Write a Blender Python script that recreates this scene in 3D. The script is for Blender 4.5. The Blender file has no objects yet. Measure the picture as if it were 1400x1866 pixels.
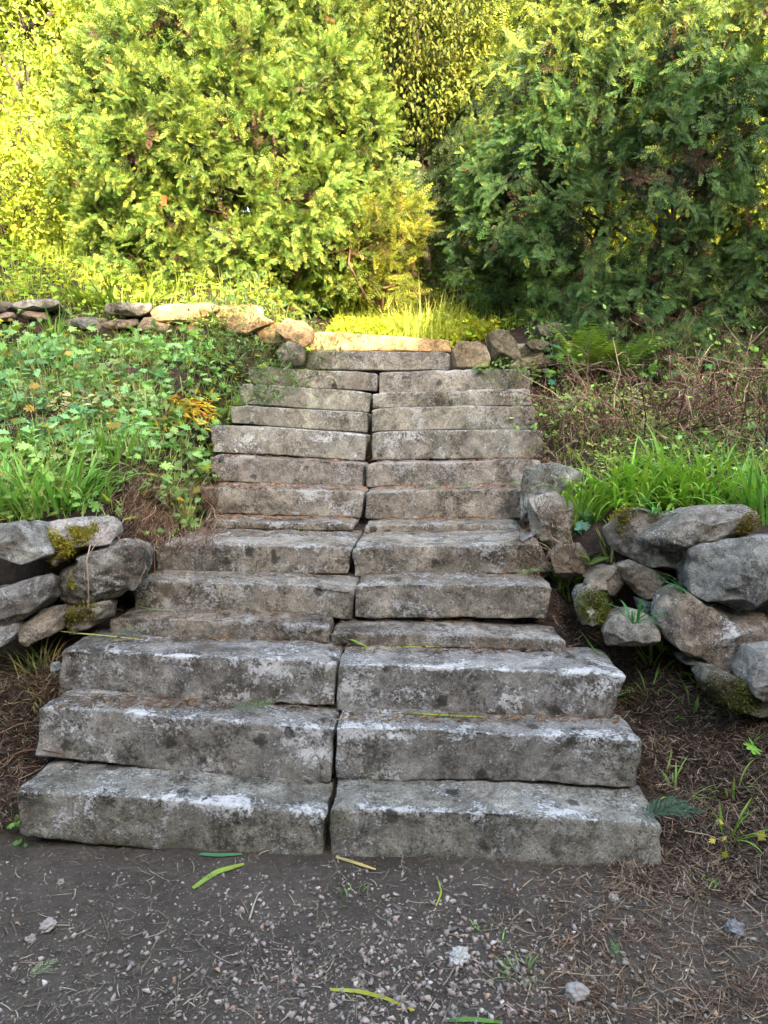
EXPO = 3.75
import bpy, math, random
import numpy as np
from mathutils import Vector
np.seterr(over='ignore')
R = np.random.default_rng(7)
random.seed(7)
sc = bpy.context.scene
COL = sc.collection
# ------------------------------------------------------------------ camera maths
F = 1330.0; H = 1.5; YH = 785.0
PITCH = math.atan((933 - YH) / F)
CP, SP = math.cos(PITCH), math.sin(PITCH)
def ray(px, py):
    u = (px - 700) / F; v = (933 - py) / F
    return np.array([u, CP + v * SP, -SP + v * CP])
def P(px, py, Y):
    r = ray(px, py); return np.array([0, 0, H]) + r * (Y / r[1])
def PZ(px, py, z):
    r = ray(px, py); return np.array([0, 0, H]) + r * ((z - H) / r[2])
# ------------------------------------------------------------------ noise
def _h(i, j, k, s):
    n = (i * 374761393 + j * 668265263 + k * 2147483647 + s * 1274126177) & 0xFFFFFFFF
    n = ((n ^ (n >> 13)) * 1274126177) & 0xFFFFFFFF
    n = ((n ^ (n >> 16)) * 2246822519) & 0xFFFFFFFF
    return ((n ^ (n >> 15)) & 0xFFFF) / 32767.5 - 1.0
def noise(p, s=0):
    p = np.asarray(p, float); f = np.floor(p); t = p - f; i = f.astype(np.int64)
    t = t * t * (3 - 2 * t); o = 0
    for a in (0, 1):
        for b in (0, 1):
            for c in (0, 1):
                w = (t[..., 0] if a else 1 - t[..., 0]) * (t[..., 1] if b else 1 - t[..., 1]) * (t[..., 2] if c else 1 - t[..., 2])
                o = o + w * _h(i[..., 0] + a, i[..., 1] + b, i[..., 2] + c, s)
    return o
def fbm(p, s=0, octv=4):
    o = 0; a = 1.0; p = np.asarray(p, float)
    for k in range(octv):
        o = o + a * noise(p, s + k * 17); p = p * 2.03 + 5.1; a *= .5
    return o
def sst(a, b, x):
    t = np.clip((x - a) / (b - a), 0, 1); return t * t * (3 - 2 * t)
def nrm(v):
    return v / np.maximum(np.linalg.norm(v, axis=-1, keepdims=True), 1e-9)
# ------------------------------------------------------------------ mesh building
def mesh_obj(name, V, faces, mat, parent=None, col=None, attrs=None, smooth=False):
    """faces: list of (n,k) int arrays"""
    me = bpy.data.meshes.new(name)
    V = np.asarray(V, np.float32)
    faces = [np.asarray(f, np.int32) for f in faces if len(f)]
    me.vertices.add(len(V)); me.vertices.foreach_set('co', V.ravel())
    nl = sum(f.size for f in faces); npg = sum(len(f) for f in faces)
    me.loops.add(nl); me.polygons.add(npg)
    me.loops.foreach_set('vertex_index', np.concatenate([f.ravel() for f in faces]))
    tot = np.concatenate([np.full(len(f), f.shape[1], np.int32) for f in faces])
    st = np.concatenate([[0], np.cumsum(tot)[:-1]]).astype(np.int32)
    me.polygons.foreach_set('loop_start', st)
    me.polygons.foreach_set('loop_total', tot)
    if smooth: me.polygons.foreach_set('use_smooth', np.ones(npg, bool))
    if col is not None:
        a = me.attributes.new('Col', 'FLOAT_COLOR', 'POINT')
        c = np.ones((len(V), 4), np.float32); c[:, :3] = col
        a.data.foreach_set('color', c.ravel())
    for k, v in (attrs or {}).items():
        a = me.attributes.new(k, 'FLOAT', 'POINT'); a.data.foreach_set('value', np.asarray(v, np.float32).ravel())
    me.update(calc_edges=True)
    o = bpy.data.objects.new(name, me); COL.objects.link(o)
    if mat: me.materials.append(mat)
    if parent: o.parent = parent
    return o
def tag(o, label=None, cat=None, group=None, kind=None):
    if label: o['label'] = label
    if cat: o['category'] = cat
    if group: o['group'] = group
    if kind: o['kind'] = kind
    return o
def empty(name, loc):
    o = bpy.data.objects.new(name, None); COL.objects.link(o); o.location = [float(v) for v in loc]; o.empty_display_size = .1
    bpy.context.view_layer.update()
    return o
class LM:
    """many small pieces gathered into one mesh"""
    def __init__(s): s.V = []; s.F = {}; s.C = []; s.n = 0
    def add(s, V, Fs, C):
        V = np.asarray(V, float); s.V.append(V); C = np.asarray(C, float)
        s.C.append(np.broadcast_to(C, V.shape).copy() if C.shape != V.shape else C)
        for f in Fs:
            f = np.asarray(f); s.F.setdefault(f.shape[1], []).append(f + s.n)
        s.n += len(V)
    def inst(s, T, M, t, col, tcol=None):
        """T=(verts,faces list); M (n,3,3) columns = axes; t (n,3); col (n,3)"""
        TV, TF = T; n = len(t); k = len(TV)
        V = np.einsum('nij,kj->nki', M, TV) + t[:, None, :]
        C = np.repeat(np.asarray(col, float)[:, None, :], k, 1)
        if tcol is not None: C = C * (tcol[None, :, None] if tcol.ndim == 1 else tcol[None])
        off = (np.arange(n) * k)[:, None, None]
        s.add(V.reshape(-1, 3), [(np.asarray(f)[None] + off).reshape(-1, np.asarray(f).shape[1]) for f in TF], np.clip(C, 0, 1).reshape(-1, 3))
    def tube(s, pts, r0, r1, col, sides=5):
        pts = np.asarray(pts, float); n = len(pts)
        d = nrm(np.gradient(pts, axis=0)); u = np.array([.31, .27, .91]); a = nrm(np.cross(d, u)); b = np.cross(d, a)
        th = np.linspace(0, 2 * math.pi, sides, endpoint=False); r = np.linspace(r0, r1, n)[:, None, None]
        V = pts[:, None, :] + r * (np.cos(th)[None, :, None] * a[:, None, :] + np.sin(th)[None, :, None] * b[:, None, :])
        i = np.arange(n - 1)[:, None] * sides; j = np.arange(sides)[None]; j2 = (j + 1) % sides
        Fq = np.stack([i + j, i + j2, i + sides + j2, i + sides + j], -1).reshape(-1, 4)
        s.add(V.reshape(-1, 3), [Fq], col)
    def ribbon(s, pts, w, up, col, tipcol=None):
        """flat blade along pts, widths w (n), up vector = blade normal"""
        pts = np.asarray(pts, float); n = len(pts); d = nrm(np.gradient(pts, axis=0)); side = nrm(np.cross(d, up))
        w = np.asarray(w)[:, None]; nn = nrm(np.cross(side, d))
        V = np.concatenate([pts - side * w, pts + nn * w * -.35, pts + side * w])
        i = np.arange(n - 1)
        Fq = np.concatenate([np.stack([i, i + n, i + n + 1, i + 1], -1), np.stack([i + n, i + 2 * n, i + 2 * n + 1, i + n + 1], -1)])
        C = np.tile(np.asarray(col, float), (n, 1))
        if tipcol is not None:
            k = np.linspace(0, 1, n)[:, None] ** 2; C = C * (1 - k) + np.asarray(tipcol) * k
        s.add(V, [Fq], np.concatenate([C, C * .9, C]))
    def build(s, name, mat, parent=None, smooth=False):
        o = mesh_obj(name, np.concatenate(s.V), [np.concatenate(f) for f in s.F.values()], mat, parent, np.concatenate(s.C), smooth=smooth)
        if parent: o.matrix_parent_inverse = parent.matrix_world.inverted()
        return o
def basis(d, u):
    d = nrm(d); z = nrm(u - (u * d).sum(-1, keepdims=True) * d); y = np.cross(z, d)
    return np.stack([d, y, z], -1)
# ------------------------------------------------------------------ materials
def newmat(name):
    m = bpy.data.materials.new(name); m.use_nodes = True; nt = m.node_tree; nt.nodes.clear()
    return m, nt
class NT:
    def __init__(s, nt): s.nt = nt
    def n(s, t, **kw):
        nd = s.nt.nodes.new(t)
        for k, v in kw.items():
            if k.startswith('i_'):
                key = k[2:]; key = int(key) if key.isdigit() else key.replace('_', ' ')
                nd.inputs[key].default_value = v
            else: setattr(nd, k, v)
        return nd
    def l(s, a, b): s.nt.links.new(a, b)
    def noise(s, vec, scale, detail=5, rough=.6, dist=0):
        nd = s.n('ShaderNodeTexNoise', i_Scale=scale, i_Detail=detail, i_Roughness=rough, i_Distortion=dist); s.l(vec, nd.inputs['Vector']); return nd.outputs['Fac']
    def ramp(s, fac, a, b, ca=(0, 0, 0, 1), cb=(1, 1, 1, 1)):
        nd = s.n('ShaderNodeValToRGB'); e = nd.color_ramp.elements
        e[0].position = a; e[1].position = b; e[0].color = ca; e[1].color = cb; s.l(fac, nd.inputs[0]); return nd.outputs[0]
    def mix(s, fac, a, b, mode='MIX'):
        nd = s.n('ShaderNodeMix', data_type='RGBA', blend_type=mode)
        for v, k in ((fac, 0), (a, 6), (b, 7)):
            if hasattr(v, 'is_linked') or hasattr(v, 'links'): s.l(v, nd.inputs[k])
            else: nd.inputs[k].default_value = v
        return nd.outputs[2]
    def math(s, op, a, b=0.0):
        nd = s.n('ShaderNodeMath', operation=op)
        for v, k in ((a, 0), (b, 1)):
            if hasattr(v, 'links'): s.l(v, nd.inputs[k])
            else: nd.inputs[k].default_value = v
        return nd.outputs[0]
    def attr(s, name):
        return s.n('ShaderNodeAttribute', attribute_name=name)
def c4(r, g, b): return (r, g, b, 1)
def leaf_mat(name, transl=.35, rough=.45, spec=.35):
    m, nt = newmat(name); N = NT(nt); out = N.n('ShaderNodeOutputMaterial')
    a = N.attr('Col').outputs['Color']
    g = N.n('ShaderNodeNewGeometry'); nz = N.noise(g.outputs['Position'], 9, 3)
    c = N.mix(1.0, a, N.ramp(nz, .25, .75, c4(.72, .72, .72), c4(1.25, 1.25, 1.25)), 'MULTIPLY')
    pr = N.n('ShaderNodeBsdfPrincipled', i_Roughness=rough); pr.inputs['Specular IOR Level'].default_value = spec
    N.l(c, pr.inputs['Base Color'])
    if transl > 0:
        tr = N.n('ShaderNodeBsdfTranslucent'); N.l(N.mix(1.0, c, c4(1.15, 1.1, .55), 'MULTIPLY'), tr.inputs['Color'])
        mx = N.n('ShaderNodeMixShader', i_0=transl); N.l(pr.outputs[0], mx.inputs[1]); N.l(tr.outputs[0], mx.inputs[2]); N.l(mx.outputs[0], out.inputs[0])
    else: N.l(pr.outputs[0], out.inputs[0])
    return m
def stone_mat(name, dark, light, lich=(.62, .63, .62), lich_t=.58, spots=1.0, moss=.35, scale=1.0, mosscol=(.045, .05, .014)):
    m, nt = newmat(name); N = NT(nt); out = N.n('ShaderNodeOutputMaterial')
    tc = N.n('ShaderNodeTexCoord'); oi = N.n('ShaderNodeObjectInfo')
    cb = N.n('ShaderNodeCombineXYZ'); r100 = N.math('MULTIPLY', oi.outputs['Random'], 57.0)
    for k in range(3): N.l(r100, cb.inputs[k])
    va = N.n('ShaderNodeVectorMath', operation='ADD'); N.l(tc.outputs['Object'], va.inputs[0]); N.l(cb.outputs[0], va.inputs[1]); v = va.outputs[0]
    # slow tone drift, blotches, and a crusty grain down to a few millimetres
    big = N.noise(v, 3.0 * scale, 4, .6, .5); mid = N.noise(v, 11 * scale, 10, .80, .3); fine = N.noise(v, 120 * scale, 3, .8)
    c = N.mix(N.ramp(big, .33, .66), c4(*dark), c4(*light))
    c = N.mix(1.0, c, oi.outputs['Color'], 'MULTIPLY')
    c = N.mix(N.ramp(mid, .36, .66), N.mix(1.0, c, c4(.36, .35, .34), 'MULTIPLY'), N.mix(1.0, c, c4(1.5, 1.48, 1.42), 'MULTIPLY'))
    c = N.mix(N.ramp(fine, .32, .68), N.mix(1.0, c, c4(.62, .61, .60), 'MULTIPLY'), N.mix(1.0, c, c4(1.4, 1.4, 1.38), 'MULTIPLY'))
    stain = N.noise(v, 4.2 * scale, 10, .74, .8)
    c = N.mix(N.ramp(N.math('ADD', stain, N.math('MULTIPLY', N.math('SUBTRACT', oi.outputs['Random'], .5), .08)), .50, .60), c, N.mix(1.0, c, c4(.50, .47, .43), 'MULTIPLY'))
    # crusty pale lichen in broken patches, somewhat more on the worn arris
    ed = N.attr('edge').outputs['Fac']
    blot = N.noise(v, 4.5 * scale, 5, .65, .6); spk = N.noise(v, 85 * scale, 4, .75); spk2 = N.noise(v, 30 * scale, 8, .82, .4)
    dens = N.math('ADD', N.math('ADD', N.math('MULTIPLY', N.math('SUBTRACT', blot, .5), 1.0), N.math('MULTIPLY', N.attr('crust').outputs['Fac'], .20)), N.math('MULTIPLY', N.math('MULTIPLY', ed, N.ramp(N.noise(v, 2.6, 5, .7), .32, .6)), .17))
    lf = N.math('ADD', N.math('ADD', N.math('MULTIPLY', N.math('SUBTRACT', spk, .5), .75), N.math('MULTIPLY', N.math('SUBTRACT', spk2, .5), 1.0)), dens)
    lm = N.ramp(lf, lich_t - .50, lich_t - .42)
    lm = N.math('MULTIPLY', lm, N.math('MULTIPLY', oi.outputs['Alpha'], .85))
    c = N.mix(lm, c, N.mix(N.ramp(fine, .3, .7), c4(*[x * .6 for x in lich]), c4(*lich)))
    # dark specks of old lichen and pits
    dk = N.math('ADD', N.noise(v, 62 * scale, 5, .8), N.math('MULTIPLY', N.math('SUBTRACT', N.noise(v, 3.7 * scale, 4, .6, .5), .5), .55))
    dm = N.ramp(dk, .545, .61); c = N.mix(N.math('MULTIPLY', dm, .85), c, N.mix(1.0, c, c4(.30, .29, .27), 'MULTIPLY'))
    # black moss dots
    vo = N.n('ShaderNodeTexVoronoi', i_Scale=9.0 * scale)
    wob = N.n('ShaderNodeTexNoise', i_Scale=40 * scale, i_Detail=3); N.l(v, wob.inputs['Vector'])
    vm = N.n('ShaderNodeVectorMath', operation='MULTIPLY_ADD'); N.l(wob.outputs['Color'], vm.inputs[0]); vm.inputs[1].default_value = (.05, .05, .05); N.l(v, vm.inputs[2])
    N.l(vm.outputs[0], vo.inputs['Vector'])
    sep = N.n('ShaderNodeSeparateColor'); N.l(vo.outputs['Color'], sep.inputs[0]); pres = N.ramp(sep.outputs[0], .7, .72)
    dot = N.math('MULTIPLY', N.ramp(vo.outputs['Distance'], .17, .27, c4(1, 1, 1), c4(0, 0, 0)), pres)
    c = N.mix(N.math('MULTIPLY', dot, .8 * spots), c, c4(.022, .021, .016))
    # green-brown moss films
    ms = N.noise(v, 5.2 * scale, 6, .7, .3); ma = N.attr('moss').outputs['Fac']
    mf = N.ramp(N.math('ADD', N.math('ADD', ms, N.math('MULTIPLY', N.math('SUBTRACT', mid, .5), .4)), N.math('MULTIPLY', ma, .3)), .66, .8)
    c = N.mix(N.math('MULTIPLY', mf, moss), c, c4(*mosscol))
    pr = N.n('ShaderNodeBsdfPrincipled', i_Roughness=.9); pr.inputs['Specular IOR Level'].default_value = .25; N.l(c, pr.inputs['Base Color'])
    bh = N.math('ADD', N.math('ADD', N.math('MULTIPLY', mid, .6), N.math('MULTIPLY', fine, .45)), N.math('MULTIPLY', lm, .25))
    bp = N.n('ShaderNodeBump', i_Strength=1.0, i_Distance=.02); N.l(bh, bp.inputs['Height']); N.l(bp.outputs[0], pr.inputs['Normal'])
    N.l(pr.outputs[0], out.inputs[0])
    return m
def soil_mat():
    m, nt = newmat('dark_soil'); N = NT(nt); out = N.n('ShaderNodeOutputMaterial')
    g = N.n('ShaderNodeNewGeometry'); v = g.outputs['Position']
    a = N.noise(v, 2.3, 6, .6, .3); b = N.noise(v, 24, 7, .75); f = N.noise(v, 150, 4, .8)
    c = N.mix(N.ramp(a, .35, .65), c4(.092, .076, .060), c4(.155, .130, .103))
    br = N.attr('litter').outputs['Fac']
    c = N.mix(br, c, N.mix(N.ramp(b, .3, .7), c4(.030, .021, .016), c4(.085, .058, .042)))
    c = N.mix(N.ramp(b, .35, .7), N.mix(.7, c, c4(.45, .45, .45), 'MULTIPLY'), c)
    c = N.mix(N.ramp(f, .62, .78), c, c4(.12, .11, .10))
    pr = N.n('ShaderNodeBsdfPrincipled', i_Roughness=.95); pr.inputs['Specular IOR Level'].default_value = .2; N.l(c, pr.inputs['Base Color'])
    bp = N.n('ShaderNodeBump', i_Strength=1.0, i_Distance=.035); N.l(N.math('ADD', b, N.math('MULTIPLY', f, .4)), bp.inputs['Height']); N.l(bp.outputs[0], pr.inputs['Normal'])
    N.l(pr.outputs[0], out.inputs[0]); return m
def plain_mat(name, col, rough=.8):
    m, nt = newmat(name); N = NT(nt); out = N.n('ShaderNodeOutputMaterial'); tc = N.n('ShaderNodeTexCoord')
    nz = N.noise(tc.outputs['Object'], 14, 6, .7)
    pr = N.n('ShaderNodeBsdfPrincipled', i_Roughness=rough); N.l(N.mix(nz, c4(*[x * .6 for x in col]), c4(*[min(1, x * 1.4) for x in col])), pr.inputs['Base Color'])
    bp = N.n('ShaderNodeBump', i_Strength=.5, i_Distance=.01); N.l(nz, bp.inputs['Height']); N.l(bp.outputs[0], pr.inputs['Normal'])
    N.l(pr.outputs[0], out.inputs[0]); return m
M_LEAF = leaf_mat('leaf', .35, .55, .18)
M_NEEDLE = leaf_mat('needles', .15, .55, .18)
M_DRY = leaf_mat('dry_stalks', .12, .8, .1)
M_BARK = leaf_mat('bark', 0, .9, .1)
M_MOSS = leaf_mat('moss_tufts', .2, .8, .1)
M_SOIL = soil_mat()
M_STEP = stone_mat('step_stone', (.168, .161, .151), (.30, .291, .274), lich=(.58, .59, .58))
M_ROCK = stone_mat('wall_rock', (.21, .20, .185), (.34, .33, .305), lich_t=.63, spots=.5, moss=.5, scale=1.3)
M_DARKROCK = stone_mat('bluish_rock', (.13, .14, .142), (.25, .265, .262), lich_t=.64, spots=.4, moss=.3, scale=1.4)
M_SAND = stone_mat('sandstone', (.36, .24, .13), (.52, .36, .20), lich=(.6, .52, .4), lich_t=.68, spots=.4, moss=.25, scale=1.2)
M_GRAVEL = leaf_mat('gravel_chips', 0, .85, .2)
M_PEB = plain_mat('pebble', (.22, .20, .18)); M_QUARTZ = plain_mat('quartz', (.32, .32, .30)); M_SLATE = plain_mat('slate', (.12, .12, .125), .6)
# ------------------------------------------------------------------ stair geometry from the survey of the photo
YAW = math.tan(math.radians(3.2)); AX = np.array([math.sin(math.radians(3.2)), math.cos(math.radians(3.2)), 0])
BL = [ # (TL, TR, BL, BR) of the left and of the right block of each step, ground upwards
 [((24,1436),(594,1482),(36,1500),(587,1557)), ((603,1471),(1209,1498),(1204,1583),(603,1549))],
 [((72,1287),(609,1326),(65,1376),(604,1429)), ((613,1322),(1170,1347),(1160,1432),(613,1416))],
 [((107,1183),(613,1206),(106,1264),(610,1284)), ((616,1211),(1140,1226),(1115,1309),(614,1294))],
 [((200,1126),(600,1140),(200,1161),(600,1173)), ((603,1151),(1029,1165),(1032,1188),(603,1175))],
 [((242,1058),(647,1069),(246,1110),(641,1126)), ((650,1066),(1008,1065),(996,1125),(648,1125))],
 [((286,990),(641,996),(284,1040),(634,1044)), ((643,996),(990,990),(1008,1042),(645,1048))],
 [((372,947),(645,956),(372,962),(643,967)), ((664,956),(950,957),(950,968),(664,969))],
 [((365,887),(662,897),(372,933),(657,944)), ((666,896),(985,893),(985,944),(666,945))],
 [((380,829),(664,845),(386,876),(662,887)), ((668,846),(985,838),(975,886),(668,887))],
 [((383,773),(669,790),(388,822),(664,838)), ((678,786),(990,781),(990,832),(678,837))],
 [((418,738),(671,751),(422,770),(669,788)), ((678,745),(975,738),(978,780),(678,786))],
 [((438,697),(676,713),(436,734),(672,749)), ((679,716),(968,708),(970,738),(679,744))],
 [((447,667),(688,680),(446,698),(687,713)), ((691,676),(965,671),(966,710),(691,716))],
]
BL = [[l, (r[0], r[1], r[3], r[2])] for l, r in BL]
TOPB = ((559,638),(820,642),(559,672),(821,675)); SLAB = ((566,603),(822,619),(564,638),(822,641))
def ty(y): return math.tan(math.atan((y - 933) / F) + PITCH)
def joint(i):
    l, r = BL[i]; return (l[1][1] + r[0][1]) / 2, (l[3][1] + r[2][1]) / 2
SD = []; SH = []; h = 0.0; d = None
for i in range(15):
    yt, yb = joint(i) if i < 13 else [(640.5, 673.5), (612, 640)][i - 13]
    dn = (H - h) / ty(yb) if i < 9 else d + .27
    d = dn; h = H - d * ty(yt); SD.append(d); SH.append(h)
print('steps', [(round(a, 2), round(b, 2)) for a, b in zip(SD, SH)])
def sy(i, px):  # depth of the front face of step i at pixel column px
    d0 = SD[i]; x = (px - 700) / F * d0 * 1.06; return d0 - YAW * (x + .08)
# ------------------------------------------------------------------ terrain
edgeL = [(SD[i], P(*BL[i][0][0], sy(i, BL[i][0][0][0]))[0]) for i in range(13)]
edgeR = [(SD[i], P(*BL[i][1][1], sy(i, BL[i][1][1][0]))[0]) for i in range(13)]
def gz_exact(x, y):
    x = np.asarray(x, float); y = np.asarray(y, float)
    zl = np.interp(y, [0, 2.3, 2.55, 2.95, 3.25, 3.5, 4.5, 5.7, 5.95, 6.2, 9, 14, 40, 120], [0, 0, .05, .40, .55, 1.0, 1.45, 2.02, 2.10, 2.42, 3.75, 5.3, 7.5, 9])
    ye = y - .55 * (1 - sst(.8, 1.5, x))
    zr = np.interp(ye, [0, 2.1, 2.5, 2.9, 3.2, 3.4, 4.2, 5.6, 5.95, 6.25, 9, 14, 40, 120], [0, 0, .10, .36, .5, .96, 1.18, 1.62, 1.80, 2.25, 3.4, 5.0, 7.5, 9])
    ys = [0] + [SD[i] + .06 for i in range(15)] + [SD[14] + .35, SD[14] + 1, 9, 14, 40, 120]
    zs = [0] + [-.012] + [SH[i - 1] - .035 for i in range(1, 15)] + [SH[14] - .01, SH[14] + .15, 3.5, 5.0, 7.5, 9]
    zc = np.interp(y + YAW * (x + .08), ys, zs)
    el = np.interp(y, [e[0] for e in edgeL], [e[1] for e in edgeL]); er = np.interp(y, [e[0] for e in edgeR], [e[1] for e in edgeR])
    up = sst(SD[12] - .15, SD[12] + .25, y)
    el = el + up * .35; er = er - up * .3
    sl = sst(.0, .34, el - x); sr = sst(.0, .30, x - er)
    z = np.where(x < (el + er) / 2, zc * (1 - sl) + zl * sl, zc * (1 - sr) + zr * sr)
    q = np.stack([x, y, z * 0], -1)
    amp = .012 + .03 * sst(2.4, 3.2, y) * np.maximum(sl, sr)
    z = z + amp * fbm(q * 3.1, 3, 4) + .006 * fbm(q * 6.5, 5, 3) + .008 * fbm(q * 13, 9, 3) * (.5 + np.maximum(sl, sr))
    return z - np.where(y < 2.3, 0, .0)
_lx = np.arange(-7, 7.001, .03); _ly = np.arange(.6, 17, .03); _LZ = gz_exact(*np.meshgrid(_lx, _ly, indexing='ij'))
def gz(x, y):
    x = np.asarray(x, float); y = np.asarray(y, float)
    if x.ndim and ((x < -6.9) | (x > 6.9) | (y < .7) | (y > 16.9)).any(): return gz_exact(x, y)
    if not x.ndim and not (-6.9 < x < 6.9 and .7 < y < 16.9): return gz_exact(x, y)
    a = (x + 7) / .03; b = (y - .6) / .03; i = np.asarray(a, int); j = np.asarray(b, int); a = a - i; b = b - j
    return (_LZ[i, j] * (1 - a) + _LZ[i + 1, j] * a) * (1 - b) + (_LZ[i, j + 1] * (1 - a) + _LZ[i + 1, j + 1] * a) * b
def gpt(x, y): return np.array([x, y, float(gz(x, y))])
def G(px, py, lo=1.2, hi=14.0):
    r = ray(px, py); Ys = np.linspace(lo, hi, 900); t = Ys / r[1]; z = H + r[2] * t; g = gz(r[0] * t, Ys)
    k = np.argmax(z <= g) if (z <= g).any() else 899
    return np.array([r[0] * t[k], Ys[k], g[k]])
def axis(a, b, fine, far, n):
    m = np.arange(a, b + fine / 2, fine); e = np.geomspace(fine, far, n); return np.concatenate([(a - e)[::-1], m, b + e])
gx = axis(-4.2, 4.2, .035, 110, 26); gy = np.concatenate([-np.geomspace(.05, 110, 22)[::-1] + 1.0, np.arange(1.0, 8.5, .03), 8.5 + np.geomspace(.05, 110, 30)])
X, Y = np.meshgrid(gx, gy); Z = gz_exact(X, Y); ny, nx = X.shape
ii = (np.arange(ny - 1)[:, None] * nx + np.arange(nx - 1)[None]).ravel()
V = np.stack([X, Y, Z], -1).reshape(-1, 3)
lit = sst(2.3, 2.9, V[:, 1] + .25 * fbm(V * 2, 31, 3) + .35 * sst(.8, 1.3, V[:, 0]))
g_o = mesh_obj('ground', V, [np.stack([ii, ii + 1, ii + nx + 1, ii + nx], -1)], M_SOIL, attrs={'litter': lit}, smooth=True)
tag(g_o, kind='structure')
# ------------------------------------------------------------------ step blocks
def box_grid(L, D, Hh, s):
    n = [max(3, int(round(L / s))), max(3, int(round(D / (s * 1.6)))), max(4, int(round(Hh / (s * .75))))]
    ax = [np.linspace(-.5, .5, k + 1) for k in n]
    def den(a):  # crowd rows towards the arrises
        return .5 * np.sign(a) * (1 - (1 - np.abs(a) * 2) ** 1.35)
    ax = [ax[0], den(ax[1]), den(ax[2])]
    Vs = []; Fs = []; o = 0
    for k in range(3):
        i, j = [(1, 2), (2, 0), (0, 1)][k]
        A, B = np.meshgrid(ax[i], ax[j], indexing='ij')
        for sgn in (-.5, .5):
            v = np.zeros(A.shape + (3,)); v[..., i] = A; v[..., j] = B; v[..., k] = sgn
            na, nb = A.shape; a = (np.arange(na - 1)[:, None] * nb + np.arange(nb - 1)[None]).ravel()
            q = np.stack([a, a + nb, a + nb + 1, a + 1], -1)
            if sgn < 0: q = q[:, ::-1]
            Vs.append(v.reshape(-1, 3)); Fs.append(q + o); o += na * nb
    V = np.concatenate(Vs); Fq = np.concatenate(Fs)
    _, idx, inv = np.unique(np.round(V * 1e5).astype(np.int64), axis=0, return_index=True, return_inverse=True)
    return V[idx] * np.array([L, D, Hh]), inv.ravel()[Fq]
CRUST = [(535, 1345, .085, .05), (570, 1330, .05, .03), (560, 1370, .05, .035), (250, 1300, .05, .025), (420, 1315, .07, .02), (480, 1220, .10, .03), (590, 1215, .05, .02), (330, 1195, .09, .014), (640, 1250, .05, .06),
 (660, 1335, .05, .02), (800, 1217, .12, .014), (960, 1222, .10, .012), (1060, 1222, .07, .012), (950, 1280, .10, .04), (1010, 1480, .12, .014), (800, 1478, .10, .012), (400, 1462, .12, .02), (540, 1472, .07, .016), (200, 1440, .06, .012),
 (421, 1097, .02, .02), (752, 921, .032, .02), (796, 931, .028, .016), (1090, 1335, .07, .012), (740, 1342, .08, .01), (720, 1098, .03, .03), (600, 1083, .05, .02), (450, 800, .10, .03), (590, 800, .10, .03), (760, 800, .1, .02), (900, 770, .1, .03)]
def block(name, cor, Yl, Yr, depth, mat, seed, res=.014, rad=.013, worn=.02, rough=.006, tint=(1, 1, 1), lich=1.0, moss=.0, drop=.004, back_drop=0.0):
    TL, TR, BLc, BRc = P(*cor[0], Yl), P(*cor[1], Yr), P(*cor[2], Yl), P(*cor[3], Yr)
    BLc = BLc + [0, 0, -drop]; BRc = BRc + [0, 0, -drop]
    L = np.linalg.norm(TR - TL); Hh = max(.05, ((TL - BLc)[2] + (TR - BRc)[2]) / 2)
    V, Fq = box_grid(L, depth, Hh, res)
    hd = np.array([L, depth, Hh]) / 2
    rr = rad + worn * np.maximum(0, noise(np.stack([V[:, 0] * 5 + seed * 9, V[:, 1] * 3, V[:, 2] * 0], -1), seed)) 
    r = np.minimum(rr, min(hd) * .8)[:, None]
    q = np.clip(V, -(hd - r), hd - r); n = nrm(V - q); p = q + r * n
    sp = p + seed * 3.7
    disp = rough * .7 * fbm(sp * 3.2, seed, 3) + rough * fbm(sp * 14, seed + 5, 4)
    arr = np.exp(-(np.abs(hd[2] - p[:, 2]) + np.abs(p[:, 1] + hd[1])) / .035)   # closeness to the worn front arris
    chip = np.maximum(0, fbm(sp * 9, seed + 11, 3) - .25) * .035 * arr
    hole = np.maximum(0, fbm(sp * 22, seed + 21, 2) - .75) * .02
    p = p + n * (disp - chip - hole)[:, None]
    ends = np.exp(-np.minimum(hd[0] - V[:, 0], hd[0] + V[:, 0]) / .05) * .012
    u = (p[:, 0] / L + .5)[:, None]; v = (p[:, 2] / Hh + .5)[:, None]; w = (p[:, 1] / depth + .5)[:, None]
    sag = .0045 * fbm(np.stack([p[:, 0] * 2.2 + seed, p[:, 0] * 0, p[:, 0] * 0], -1), seed + 31, 3)
    W = (BLc * (1 - u) + BRc * u) * (1 - v) + (TL * (1 - u) + TR * u) * v + AX * depth * w
    W[:, 2] += sag - ends * np.maximum(0, v[:, 0]) - back_drop * w[:, 0]
    edge = np.exp(-(np.maximum(0, hd[2] - V[:, 2]) / .025 + np.maximum(0, V[:, 1] + hd[1]) / .05))
    ms = moss * sst(.55, .05, v[:, 0])
    cc = W - np.array([0, 0, H]); f_ = cc[:, 1] * CP - cc[:, 2] * SP; crust = np.zeros(len(W)); px_ = 700 + F * cc[:, 0] / f_; py_ = 933 - F * (cc[:, 1] * SP + cc[:, 2] * CP) / f_
    for a_, b_, sx_, sz_ in CRUST:
        k_ = f_ / F; g_ = np.exp(-(((px_ - a_) * k_ / sx_) ** 2 + ((py_ - b_) * k_ / sz_) ** 2)); crust = np.maximum(crust, g_)
    org = (TL + TR + BLc + BRc) / 4 + AX * depth / 2
    o = mesh_obj(name, W - org, [Fq], mat, attrs={'edge': edge, 'moss': ms, 'crust': crust}, smooth=True)
    o.location = [float(t) for t in org]; o.color = (*tint, lich)
    return o
G_, B_ = (1.0, 1.01, 1.02), (1.02, .97, .90)
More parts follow.
